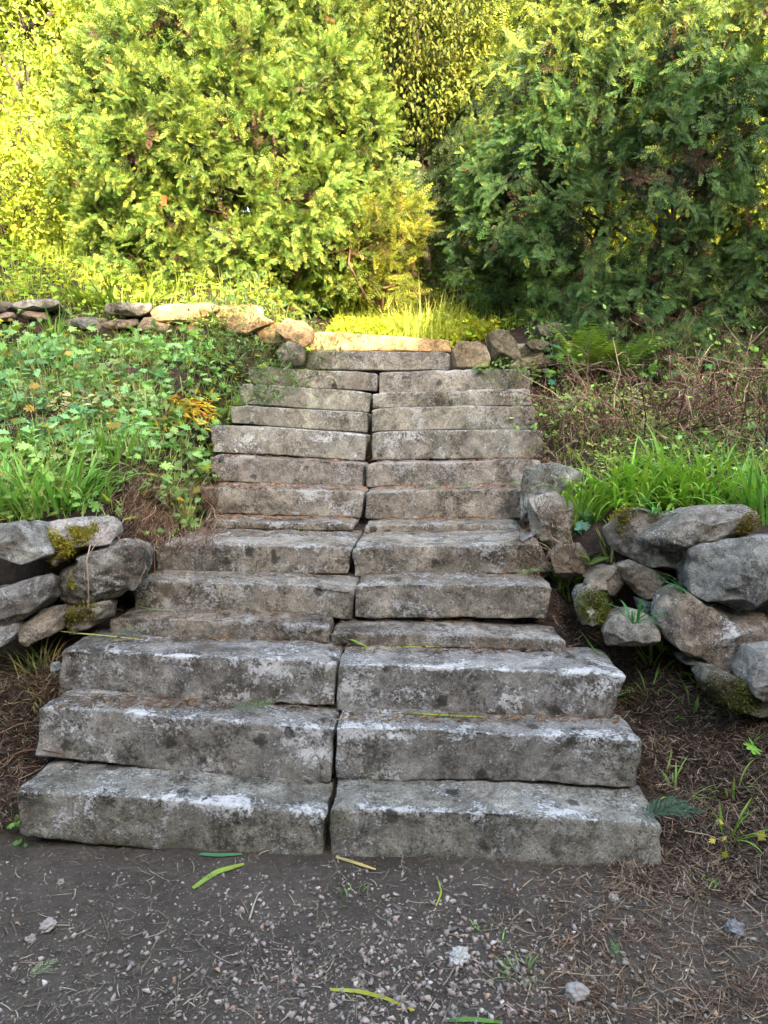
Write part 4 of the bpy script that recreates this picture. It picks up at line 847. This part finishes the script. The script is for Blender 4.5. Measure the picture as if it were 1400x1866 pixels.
leafy('leafy_plant', 'dark shaded weeds hanging over the dark stone high in the wall', hit(1010, 610)[0] + [0, -.1, 0], 130, .28, .2, .05, (.09, .19, .05), 357, T=OVAL, stretch=(1.3, .5))
GP2 = 'small plants on the boulder side bank'
for i, (px, py, n, rad, h, sz, col, lab) in enumerate([
 (1030, 935, 16, .10, .12, .08, (.10, .26, .16), 'mint lobed plant on the grey block like stone at the stair end'),
 (1195, 1175, 11, .09, .12, .09, (.16, .34, .07), 'bright lobed plant in front of the smooth rounded stone'),
 (1245, 1225, 9, .07, .07, .075, (.14, .30, .06), 'little lobed plant in the hollow under the white splashed boulder'),
 (1385, 1345, 9, .07, .07, .085, (.14, .32, .05), 'bright leaf plant by the whitish boulder at the picture edge'),
 (935, 668, 6, .08, .04, .10, (.18, .36, .06), 'flat bright green leaf lying over the end of the topmost wide step'),
 (1030, 695, 16, .16, .24, .11, (.06, .22, .13), 'blue green lobed plant among the ferns'),
 (1000, 670, 16, .16, .2, .10, (.16, .34, .06), 'light green lobed plant beside the shaded wall stones'),
 (1255, 665, 44, .28, .42, .13, (.10, .30, .12), 'tall mint lobed plant rising through the dead twigs'),
 (1195, 700, 34, .26, .34, .11, (.12, .32, .08), 'lobed plant at the foot of the dead twigs'),
 (20, 1500, 5, .05, .04, .04, (.12, .30, .06), 'small seedling by the rounded end of the lowest step'),
 (45, 1535, 4, .03, .03, .03, (.10, .26, .06), 'tiny seedling on the soil below the lowest step end'),
 (1340, 1545, 6, .07, .07, .04, (.34, .30, .05), 'yellow leaved seedling on the dark soil near the picture edge')]):
    leafy('lobed_leaf_plant', lab, hit(px, py)[0], n, rad, h, sz, col, 330 + i, group=GP2)
leafy('orange_leaved_shrub', 'low shrub with orange and yellow lance leaves beside the steps', G(338, 742), 420, .26, .24, .088, (.56, .43, .05), 350, T=LANCE, cat='shrub', accent=(.58, .24, .05), af=.16, lean=(.1, -.2), pix=(342, 748, 36, 16))
leafy('yellowing_plant', 'drooping bright yellow leaf plant above the root tangle', G(300, 895), 16, .09, .06, .075, (.55, .36, .02), 351, T=LANCE, lean=(.2, -.5))
leafy('pale_ground_plant', 'pale yellow green wilted plant on the brown cleared patch', G(190, 752), 260, .30, .16, .05, (.40, .42, .18), 352, T=OVAL, accent=(.42, .28, .10), af=.3)
# strap leaves
strap('strap_leaf_clump', 'lush fresh green strap leaf clump spilling over the boulder wall', G(1180, 905), 300, .24, .38, .010, (.18, .38, .055), 360, th=(.15, 1.2), bend=(.7, 2.3), stretch=(1.9, .7), dirs=(-1.6, 1.3))
strap('strap_leaf_clump', 'flattened strap leaves lying behind the blue grey boulder', G(1320, 905), 300, .42, .34, .008, (.13, .33, .08), 361, th=(.9, 1.45), bend=(.1, .6), stretch=(1.2, .7))
strap('strap_leaf_clump', 'sprawling strap leaves flattened along the far side of the bench', G(1340, 835), 240, .5, .32, .007, (.12, .30, .11), 362, th=(.9, 1.45), bend=(.1, .4), stretch=(1.3, .6))
strap('strap_leaf_clump', 'upright strap leaves standing at the picture edge beside the slanting slab', G(1395, 950), 70, .14, .36, .009, (.14, .36, .06), 363, th=(.02, .4), bend=(.2, 1.2))
strap('strap_leaf_clump', 'long arching strap leaves at the picture edge above the flat faced boulder', G(70, 925), 190, .30, .36, .010, (.17, .38, .09), 364, th=(.1, .8), bend=(.6, 1.8), stretch=(1.2, .6))
strap('strap_leaf_clump', 'smaller strap leaf clump between two lobed plants', G(215, 840), 34, .10, .26, .007, (.14, .34, .05), 365)
strap('grass_tuft', 'grassy tuft hanging beside the stair end stones', hit(1035, 1065)[0], 60, .07, .26, .006, (.14, .28, .05), 366, th=(.2, .9), bend=(.8, 1.8), cat='grass tuft')
strap('grass_tuft', 'grass tuft leaning over the mint plant at the stair end', hit(1060, 950)[0], 70, .11, .32, .007, (.12, .27, .05), 367, th=(.1, .8), bend=(.5, 1.5), cat='grass tuft')
strap('grass_tuft', 'uprooted grass tuft with pale bare roots hanging on the wall', hit(1115, 1020)[0], 16, .03, .18, .006, (.30, .32, .10), 368, th=(.1, .7), bend=(-.2, .4), cat='grass tuft', dirs=(2.3, .5))
strap('drooping_leaves', 'dark arching blades growing from the hole in the wall', hit(1150, 1125)[0] + [0, -.05, 0], 12, .03, .22, .006, (.05, .20, .07), 369, th=(.5, 1.1), bend=(.9, 1.6), cat='leafy clump')
strap('drooping_leaves', 'dark blades in the crack beside the blue grey boulder', hit(1240, 1072)[0] + [0, -.04, 0], 9, .03, .18, .006, (.05, .20, .10), 370, th=(.6, 1.2), bend=(.6, 1.2), cat='leafy clump', dirs=(3.4, .5))
strap('drooping_leaves', 'blades drooping over the face of the brownish mid wall boulder', hit(1195, 935)[0], 10, .03, .26, .006, (.10, .30, .10), 371, th=(.6, 1.2), bend=(1.0, 1.8), cat='leafy clump', dirs=(4.2, .6))
strap('strap_leaf_clump', 'few broad blades growing before the smooth rounded stone', hit(1190, 1205)[0], 9, .04, .20, .008, (.16, .34, .06), 372, th=(.1, .9), bend=(.4, 1.4))
strap('grass_tuft', 'pale dry grass tuft at the end of the third step', hit(80, 1240)[0], 70, .10, .24, .003, (.26, .22, .10), 373, th=(.2, 1.1), bend=(.5, 1.8), cat='grass tuft')
strap('grass_tuft', 'small grass tuft growing in the gravel', hit(945, 1775)[0], 46, .035, .075, .0018, (.14, .24, .08), 374, th=(.3, 1.3), bend=(.2, 1.0), cat='grass tuft')
strap('grass_tuft', 'thin grass blades on the soil below the picture edge boulder', hit(60, 1215)[0], 26, .06, .16, .003, (.09, .15, .05), 375, th=(.1, .9), bend=(.4, 1.4), cat='grass tuft')
strap('grass_tuft', 'single long curved blade and yellow stalks near the lowest step corner', hit(1330, 1525)[0], 10, .03, .22, .005, (.16, .32, .06), 376, th=(.2, 1.0), bend=(.2, 1.4), cat='grass tuft')
strap('grass_tuft', 'tall grass tuft growing in front of the terrace wall at the small pink stone', G(100, 625), 22, .06, .34, .005, (.12, .30, .05), 377, th=(.02, .45), bend=(.2, .9), cat='grass tuft')
strap('strap_leaf_clump', 'pale strap leaves spilling over the speckled coping stone', gpt(-2.35, 6.55), 90, .28, .40, .012, (.18, .30, .05), 378, th=(.5, 1.2), bend=(.4, 1.2), stretch=(1.3, .5))
for k, (px_, py_, lab_) in enumerate([(1180, 1265, 'thin green shoots on the soil by the sunken corner of the third step'), (1265, 1290, 'thin green shoots under the white splashed boulder'), (1230, 1440, 'sparse shoots on the dark soil above the large feathery sprig'), (1330, 1440, 'sparse shoots near the picture edge on the dark soil'), (1285, 1625, 'short shoots on brown litter below the lowest step end'), (640, 1640, 'tiny grass shoots on bare soil below the stair joint'), (890, 1705, 'tiny green shoots in the gravel above the white quartz lump'), (1090, 1215, 'shoots growing behind the third step at the mossy small boulder')]):
    strap('grass_tuft', lab_, hit(px_, py_)[0], 12 if py_ < 1600 else 14, .05, .13 if py_ < 1600 else .05, .0035 if py_ < 1600 else .002, (.16, .32, .07), 500 + k, th=(.1, 1.1), bend=(.3, 1.5), cat='grass tuft', group='thin shoots on the bare soil')
# fern, juniper, twigs, roots
def fern(label, base, n, L, col, seed, th=(.4, 1.0)):
    r_ = np.random.default_rng(seed); m = LM()
    for k in range(n):
        a = r_.uniform(0, 6.283); t0 = r_.uniform(*th); s = np.linspace(0, 1, 15); t = t0 + .8 * s; o = np.array([math.cos(a), math.sin(a), 0]); l = L * r_.uniform(.7, 1.15)
        q = base + np.cumsum(np.outer(np.sin(t), o) + np.outer(np.cos(t), [0, 0, 1]), 0) * l / 15; m.tube(q, .002, .001, (.10, .12, .03), 3)
        d = nrm(np.gradient(q, axis=0)); side = nrm(np.cross(d, [0, 0, 1.0])); c = np.array(col) * r_.uniform(.7, 1.3)
        for sg in (-1, 1):
            dd = nrm(side * sg + d * .35); ll = l * .24 * np.sin(np.linspace(.35, 3.0, 15)) ** .8; m.inst(LANCE, basis(dd, np.cross(d, side) * np.where((np.cross(d, side)[:, 2:] < 0), -1, 1)) * np.stack([ll, ll * .9, ll], -1)[:, None, :], q, np.tile(c, (15, 1)))
    return tag(m.build('fern', M_LEAF), label, 'fern')
fern('yellow green fern with arching fronds by the shaded wall stones', G(1050, 700) + [0, -.15, .05], 16, .46, (.16, .28, .055), 381, (.1, .7))
fern('fern half hidden by twigs, farther from the steps', G(1125, 705) + [0, -.15, .08], 18, .46, (.14, .26, .055), 382, (.2, .9))
fern('small fern on the wall beside the hanging grass tuft', hit(1075, 1030)[0], 7, .13, (.12, .22, .04), 383)
def twigs(name, label, base, n, rad, L, r0, cols, seed, spread=.9, cat='dead shrub', side=3, lean=(0, 0, 0), leaves=None):
    r_ = np.random.default_rng(seed); root = tag(empty(name, base), label, cat); m = LM(); tips = []
    for k in range(n):
        t = r_.uniform(0, 6.283); rr = rad * math.sqrt(r_.random()); x, y = base[0] + rr * math.cos(t), base[1] + rr * math.sin(t); p = np.array([x, y, float(gz(x, y)) - .01]); d = nrm(np.array([math.cos(t) * spread, math.sin(t) * spread, .35 + r_.random()]) + r_.normal(size=3) * .5 + np.array(lean)); l = L * r_.uniform(.5, 1.2)
        stack = [(p, d, l, r0 * r_.uniform(.6, 1.2), 0)]
        while stack:
            p, d, l, r, dep = stack.pop(); q = [p]
            for s in range(6): d = nrm(d + r_.normal(size=3) * .22 + [0, 0, -.05]); q.append(q[-1] + d * l / 6)
            q = np.array(q); m.tube(q, r, r * .45, np.array(cols[r_.integers(len(cols))]) * r_.uniform(.6, 1.35), 3); tips.append(q[-1])
            if dep < 2:
                for s in range(side if dep == 0 else 2): j = r_.integers(2, 6); stack.append((q[j], nrm(d + r_.normal(size=3) * .8), l * .5, r * .6, dep + 1))
    m.build('branchwork', M_DRY, root)
    if leaves:
        tips = np.array(tips); tips = tips[r_.random(len(tips)) < leaves[1]]; k = len(tips); f = LM(); f.inst(leaves[3] if len(leaves) > 3 else OVAL, basis(r_.normal(size=(k, 3)), r_.normal(size=(k, 3)) + [0, -.5, 1]) * (leaves[2] * r_.uniform(.5, 1.2, k))[:, None, None], tips, np.array(leaves[0]) * r_.uniform(.6, 1.3, (k, 1))); f.build('foliage', M_LEAF, root)
    return root
BRN = [(.21, .115, .08), (.30, .18, .125), (.10, .055, .04), (.07, .045, .035), (.38, .28, .2)]
twigs('dead_shrub', 'cut back brown twig shrub in the middle of the stony bank', G(1170, 780), 95, .36, .70, .0055, BRN, 391, spread=.6, leaves=((.18, .34, .07), .22, .04))
twigs('dead_shrub', 'pinkish brown twig heap high on the bank below the shaded yew', G(1270, 650), 85, .34, .55, .004, [(.28, .17, .12), (.20, .12, .08), (.34, .24, .17)], 392, spread=.55, leaves=((.17, .33, .07), .12, .045))
twigs('dead_shrub', 'brown twig shrub at the picture edge above the flattened leaves', G(1370, 780), 95, .40, .72, .0055, BRN, 393, spread=.6, leaves=((.18, .33, .07), .25, .04), lean=(-.3, 0, 0))
twigs('dead_shrub', 'thin twig shrub creeping over the ends of the upper steps', G(1010, 745), 80, .26, .36, .003, BRN, 394, lean=(-.15, -.2, 0), leaves=((.16, .26, .08), .22, .03))
twigs('dead_shrub', 'low twig tangle beside the first spotted blocks', G(1030, 815), 90, .25, .32, .003, BRN, 395, lean=(-.1, -.2, -.2), leaves=((.14, .28, .07), .22, .03))
twigs('dead_shrub', 'brown dead stems on the cleared patch of the leafy bank', G(150, 725), 80, .34, .26, .003, BRN, 390, lean=(0, -.2, -.3))
twigs('bramble', 'slender leafy bramble stems against the dark foot of the shaded yew', G(1110, 660), 26, .28, .5, .002, [(.14, .12, .06), (.2, .14, .08)], 396, cat='bramble', leaves=((.13, .26, .08), .8, .05))
twigs('juniper', 'fine feathery juniper spray overhanging the shaded stone and step ends', G(470, 655), 130, .28, .46, .0025, [(.10, .14, .05), (.14, .14, .06)], 397, cat='juniper', lean=(.35, -.2, .25), side=5, leaves=((.10, .21, .07), 1.0, .06, LANCE))
twigs('leafy_bush', 'bright green small leaved bush at the picture edge under the shaded yew', gpt(3.05, 5.9), 60, .35, .5, .003, [(.12, .09, .05)], 398, cat='bush', leaves=((.16, .32, .06), .95, .075))
m = LM(); cr = [(.20, .115, .075), (.30, .19, .13), (.13, .08, .055), (.40, .29, .2)]
for k in range(900):
    x, y = rg.uniform(225, 400), rg.uniform(862, 950); q = []; o_ = rg.uniform(.0, .07)
    for s_ in range(6):
        h_ = hit(x, y)[0]; q.append(h_ + [0, -o_ * (.3 + .2 * s_), .004]); x += rg.normal() * 9 - 3; y += rg.uniform(4, 20)
        if y > 1030: break
    q = np.array(q)
    if len(q) > 2 and np.abs(np.diff(q[:, 1])).max() < .35: m.tube(q, rg.uniform(.0012, .0032), .001, np.array(cr[rg.integers(4)]) * rg.uniform(.6, 1.3), 3)
tag(m.build('root_tangle', M_DRY), 'tangle of hanging brown roots at the bank edge above the round boulder', 'root tangle')
twigs('dry_grass', 'dry brown stalks spilling over the pointed mossy stone', hit(105, 1150)[0], 26, .04, .14, .0016, [(.2, .11, .06), (.14, .07, .04)], 400, cat='dry grass', lean=(.2, -.4, -.7))
def stem(pix, lift, r, col, label):
    k = np.array([hit(x, y)[0] for x, y in pix]); k[:, 1] -= lift; t = np.linspace(0, len(k) - 1, 26); q = np.stack([np.interp(t, np.arange(len(k)), k[:, j]) for j in range(3)], -1); q[1:-1] = (q[:-2] + q[1:-1] * 2 + q[2:]) / 4; m = LM(); m.tube(q, r, r * .6, col, 5); return tag(m.build('trailing_stem', M_DRY), label, 'dry stem')
stem([(182,905),(195,940),(206,962),(178,990),(165,1010)], .02, .0025, (.34, .26, .19), 'pale dry stem looping over the pale mossy boulder')
stem([(170,990),(163,1020),(166,1060),(167,1104)], .03, .003, (.33, .25, .18), 'pale dry stem hanging straight down the round boulder')
stem([(160,1005),(158,1050),(164,1080)], .025, .002, (.28, .2, .15), 'second thinner stem beside the one hanging down the round boulder')
stem([(268,925),(280,965),(284,1000),(286,1045)], .03, .003, (.24, .14, .10), 'red brown root hanging over the end of the moss patched block')
stem([(282,1003),(270,1030),(256,1058)], .02, .0025, (.3, .2, .14), 'forked root slanting to the round boulder')
stem([(228,985),(222,1040),(222,1075),(206,1088)], .015, .0016, (.3, .22, .16), 'thin thread like stem across the front of the round boulder')
m = LM(); hb = hit(1115, 1022)[0]
for k in range(16):
    a = rg.normal() * .5; q = hb + np.array([[0, -.03, 0], [math.sin(a) * .03, -.06, -.03], [math.sin(a) * .06, -.06, -.08 - rg.random() * .05], [math.sin(a) * .06 + rg.normal() * .02, -.05, -.12 - rg.random() * .08]]); m.tube(q, .0018, .0008, (.42, .35, .25), 4)
tag(m.build('bare_roots', M_DRY), 'pale bare roots dangling under the uprooted grass tuft', 'roots')
# mass vegetation that nobody could count
def cover(name, n, xr, yr, seed, kinds, cond=None, mat=None):
    r_ = np.random.default_rng(seed); m = LM()
    for T, frac, h, size, col, var in kinds:
        k = int(n * frac); x = r_.uniform(*xr, k * 3); y = r_.uniform(*yr, k * 3); ok = np.ones(k * 3, bool) if cond is None else cond(x, y, r_); x, y = x[ok][:k], y[ok][:k]; k = len(x)
        p = np.stack([x, y, gz(x, y) + h * r_.random(k) ** 1.5 + .008], -1); d = nrm(r_.normal(size=(k, 3)) * [1, 1, .35]); up = nrm(np.array([0, -.4, .8]) + r_.normal(size=(k, 3)) * .4)
        if T == 'grass':
            for j in range(k): blade(m, p[j] - [0, 0, h * .3], r_.uniform(0, 6.28), r_.uniform(.05, .8), r_.uniform(.1, 1.3), size * r_.uniform(.5, 1.2), .0028, np.array(col) * r_.uniform(1 - var, 1 + var), n=5)
            continue
        cl = np.array(col) * r_.uniform(1 - var, 1 + var, (k, 1)) * r_.uniform(.85, 1.15, (k, 3)); pn = fbm(p * 1.9, seed, 3)[:, None]
        cl = cl * (1 + .32 * pn) * (1 + np.array([.30, .0, -.30]) * np.clip(fbm(p * 1.1 + 7, seed + 1, 2)[:, None], -1, 1)); dy = r_.random(k) < .06; cl[dy] = np.array([.36, .27, .06]) * r_.uniform(.4, 1.2, (dy.sum(), 1))
        m.inst(T, basis(d, up) * (size * r_.uniform(.45, 1.3, k))[:, None, None], p, cl)
    return tag(m.build(name, mat or M_LEAF), kind='stuff')
EL = lambda y: np.interp(y, [e[0] for e in edgeL], [e[1] for e in edgeL]); ER = lambda y: np.interp(y, [e[0] for e in edgeR], [e[1] for e in edgeR])
def left_bank(x, y, r_):
    q = np.stack([x, y, x * 0], -1); bare = np.exp(-(((x + 2.15) / .45) ** 2 + ((y - 4.75) / .35) ** 2))
    return (x < EL(y) - .02) & ~((x > EL(y) - .5) & (y > 3.4) & (y < 4.15) & (r_.random(len(x)) < .85)) & (fbm(q * 2.2, 61, 3) > -.95 + bare * 1.0)
cover('undergrowth', 15000, (-3.9, -.75), (3.5, 6.05), 401, [(PALM, .38, .14, .08, MINT, .45), (OVAL, .24, .07, .035, (.22, .36, .09), .45), ('grass', .38, .03, .18, (.28, .36, .12), .5)], left_bank)
cover('undergrowth', 15000, (.6, 5.5), (3.6, 7.3), 402, [(OVAL, .5, .10, .035, (.22, .36, .09), .45), (PALM, .14, .10, .05, (.20, .38, .12), .35), ('grass', .36, .03, .14, (.25, .31, .11), .45)], lambda x, y, r_: (x > ER(y) + .1) & ((y > 4.2) | (x > 2.3)) & (fbm(np.stack([x, y, x * 0], -1) * 2.4, 62, 3) > -.45))
cover('meadow', 22000, (-6.0, 6.5), (6.3, 9.6), 403, [(OVAL, .45, .16, .06, (.30, .40, .05), .35), (PALM, .2, .2, .08, (.22, .38, .06), .3), ('grass', .35, .04, .24, (.30, .40, .07), .35)], lambda x, y, r_: ~((x > -2.2) & (x < -.1) & (y > 7.0)) & ~((x > -.6) & (y < 6.75)) & ~((x > 1.3) & (y < 7.6)))
cover('grass', 6000, (-.5, 1.05), (6.6, 7.9), 404, [(OVAL, .40, .16, .055, (.38, .48, .05), .4), (PALM, .25, .18, .07, (.34, .44, .05), .35), ('grass', .35, .03, .24, (.40, .48, .09), .4)], lambda x, y, r_: (fbm(np.stack([x, y, x * 0], -1) * 3, 63, 2) > -.5) & (y > 6.62 + .2 * np.abs(x - .3)))
cover('wall_plants', 900, (-2.6, -.45), (5.95, 6.3), 405, [(OVAL, .7, .12, .03, (.28, .36, .05), .3), ('grass', .3, .02, .12, (.26, .34, .06), .3)])
strap('grass_tuft', 'bright sunlit grass tuft filling the gap behind the threshold slab', gpt(.38, 7.0), 220, .42, .42, .005, (.42, .50, .10), 380, th=(.0, .7), bend=(.2, 1.4), cat='grass tuft', tip=(.5, .52, .2))
strap('tall_grass', 'tall pale seed stems rising from the sunlit grass in the gap', gpt(.42, 7.1), 14, .25, .62, .0035, (.42, .42, .20), 379, th=(.0, .22), bend=(.0, .35), cat='tall grass')
lb = gpt(-.95, 7.45)
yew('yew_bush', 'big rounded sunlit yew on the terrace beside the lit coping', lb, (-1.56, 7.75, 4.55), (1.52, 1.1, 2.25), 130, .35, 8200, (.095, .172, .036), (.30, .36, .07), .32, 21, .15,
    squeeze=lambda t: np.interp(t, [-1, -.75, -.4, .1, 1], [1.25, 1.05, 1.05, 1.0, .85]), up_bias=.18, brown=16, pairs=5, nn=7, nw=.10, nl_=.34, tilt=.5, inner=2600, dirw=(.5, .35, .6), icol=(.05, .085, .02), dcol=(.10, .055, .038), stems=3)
rb_ = gpt(2.5, 7.0)
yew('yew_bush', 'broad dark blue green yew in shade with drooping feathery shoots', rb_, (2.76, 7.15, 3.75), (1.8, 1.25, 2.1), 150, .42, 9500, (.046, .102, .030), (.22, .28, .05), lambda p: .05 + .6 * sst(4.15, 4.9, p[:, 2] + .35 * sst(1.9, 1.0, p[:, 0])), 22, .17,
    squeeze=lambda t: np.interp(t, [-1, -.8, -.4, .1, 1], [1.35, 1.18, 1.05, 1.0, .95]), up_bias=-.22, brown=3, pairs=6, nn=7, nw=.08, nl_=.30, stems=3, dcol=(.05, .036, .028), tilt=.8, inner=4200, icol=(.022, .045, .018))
# young conifer whose shoots reach into the gap
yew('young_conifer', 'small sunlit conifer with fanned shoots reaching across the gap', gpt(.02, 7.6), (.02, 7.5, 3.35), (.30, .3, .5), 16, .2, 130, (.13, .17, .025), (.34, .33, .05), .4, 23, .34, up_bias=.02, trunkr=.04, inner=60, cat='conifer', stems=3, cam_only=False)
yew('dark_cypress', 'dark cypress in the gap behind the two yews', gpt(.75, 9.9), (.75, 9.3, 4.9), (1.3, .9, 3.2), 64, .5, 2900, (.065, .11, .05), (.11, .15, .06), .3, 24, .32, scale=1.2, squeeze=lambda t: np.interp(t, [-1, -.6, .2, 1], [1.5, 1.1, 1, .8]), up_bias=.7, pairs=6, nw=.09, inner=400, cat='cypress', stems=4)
broad('maple_tree', 'yellow green maple hanging its leaves over the gap', gpt(.5, 8.6), (.28, 8.1, 5.95), (.62, .5, 1.15), 34, .36, 13000, .05, (.12, .15, .03), 31, T=OVAL, cat='maple', droop=.9, accent=(.20, .21, .04), af=.25, trunkr=.07)
broad('golden_shrub', 'glowing yellow green shrub at the picture edge behind the sunlit yew', gpt(-4.4, 9.2), (-4.35, 9.3, 5.6), (1.6, 1.0, 1.9), 60, .4, 16000, .055, (.26, .35, .075), 32, cat='shrub', accent=(.33, .37, .07), af=.3, trunkr=.05)
broad('golden_shrub', 'low yellow shrub with a few orange leaves under the taller yellow green one', gpt(-4.2, 8.4), (-4.2, 8.5, 4.15), (1.1, .6, .65), 30, .28, 6000, .06, (.29, .37, .06), 33, cat='shrub', accent=(.42, .27, .05), af=.05, trunkr=.04)
GT = 'trees closing the view behind the yews'
for i, (x, y, rx, rz, z, col, lab) in enumerate([
    (-6.5, 14, 2.8, 4.2, 8.5, (.20, .24, .03), 'pale green tree beyond the yellow green shrub'),
    (-2.2, 13.5, 2.4, 4.2, 9.2, (.09, .13, .025), 'dark green tree behind the sunlit rounded yew'),
    (3.8, 12.5, 2.2, 3.2, 7.4, (.26, .30, .04), 'bright spring green tree seen through the shaded yew'),
    (7.4, 12.5, 2.4, 3.6, 7.2, (.22, .27, .04), 'yellowish tree at the picture edge behind the shaded yew'),
    (1.6, 15.5, 2.2, 3.8, 9.4, (.05, .08, .02), 'deep green tree far behind the maple')]):
    broad('background_tree', lab, gpt(x, y), (x, y, z), (rx, 1.6, rz), 60, .8, 13000, .20, col, 40 + i, group=GT, trunkr=.2)
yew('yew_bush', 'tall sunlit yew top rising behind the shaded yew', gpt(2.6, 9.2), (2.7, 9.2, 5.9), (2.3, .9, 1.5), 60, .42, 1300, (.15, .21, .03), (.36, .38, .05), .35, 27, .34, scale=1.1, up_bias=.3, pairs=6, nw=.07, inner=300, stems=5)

m = LM(); r_ = np.random.default_rng(99)
for x0, y0, zt in [(x, 19 + 2 * math.sin(x), 13.5 + 1.5 * math.sin(x * 1.3) - (2.5 if 5 < x < 11 else 0)) for x in np.arange(-17, 19, 2.2)]:
    k = 3300; p = np.array([x0, y0, 5.5]) + r_.normal(size=(k, 3)) * [1.3, .7, 0] + np.c_[np.zeros(k), np.zeros(k), r_.random(k) ** .8 * (zt - 5.5)]
    m.inst(OVAL, basis(r_.normal(size=(k, 3)), r_.normal(size=(k, 3)) + [0, -.6, .6]) * (.38 * r_.uniform(.6, 1.3, k))[:, None, None], p, np.array([.10, .14, .03]) * r_.uniform(.6, 1.4, (k, 1)))
# unseen tree belt beside and behind the camera, added to block low skylight
for x0, y0, zt in [(-10.5, y, 7.5) for y in range(-8, 5, 2)] + [(11.5, y, 7.5) for y in range(-8, 5, 2)] + [(x, -9.5, 9.5) for x in range(-12, -2, 2)] + [(14, -9, 9), (16, -8, 9)]:
    k = 1300; p = np.array([x0, y0, 0]) + r_.normal(size=(k, 3)) * [.9, .9, 0] + np.c_[np.zeros(k), np.zeros(k), r_.random(k) * zt]
    m.inst(OVAL, basis(r_.normal(size=(k, 3)), r_.normal(size=(k, 3))) * (.55 * r_.uniform(.6, 1.3, k))[:, None, None], p, np.array([.05, .075, .025]) * r_.uniform(.6, 1.4, (k, 1)))
tag(m.build('woodland_and_shade_belt', M_LEAF), kind='stuff')
# ------------------------------------------------------------------ camera, sky, sun
cam = bpy.data.cameras.new('Camera'); co = bpy.data.objects.new('Camera', cam); COL.objects.link(co); sc.camera = co
co.location = (0, 0, H); co.rotation_euler = (math.pi / 2 - PITCH, 0, 0)
cam.sensor_fit = 'VERTICAL'; cam.sensor_height = 36; cam.lens = 36 * F / 1866; cam.clip_end = 1000; cam.clip_start = .05
SUN_EL = math.radians(28); AZ = np.array([.35, -.94]); AZ = AZ / np.linalg.norm(AZ)
S = np.array([AZ[0] * math.cos(SUN_EL), AZ[1] * math.cos(SUN_EL), math.sin(SUN_EL)])
sl = bpy.data.lights.new('Sun', 'SUN'); so = bpy.data.objects.new('Sun', sl); COL.objects.link(so)
so.rotation_euler = Vector(S).to_track_quat('Z', 'Y').to_euler(); sl.energy = 2.0; sl.angle = math.radians(.5); sl.color = (1, .9, .72)
w = bpy.data.worlds.new('World'); sc.world = w; w.use_nodes = True; nt = w.node_tree
bg = nt.nodes['Background']; sk = nt.nodes.new('ShaderNodeTexSky'); sk.sky_type = 'NISHITA'; sk.sun_disc = False
sk.sun_elevation = SUN_EL; sk.sun_rotation = math.atan2(AZ[0], AZ[1]); sk.dust_density = 2.0; sk.ozone_density = .6
nt.links.new(sk.outputs[0], bg.inputs[0]); bg.inputs[1].default_value = .15
sc.view_settings.view_transform = 'Standard'; sc.view_settings.look = 'None'; sc.view_settings.exposure = EXPO; sc.view_settings.gamma = 1
sc.cycles.max_bounces = 6; sc.cycles.diffuse_bounces = 3; sc.cycles.glossy_bounces = 2; sc.cycles.transmission_bounces = 3; sc.cycles.transparent_max_bounces = 4
sc.view_settings.use_white_balance = True; sc.view_settings.white_balance_temperature = 7900
sc.cycles.use_denoising = True
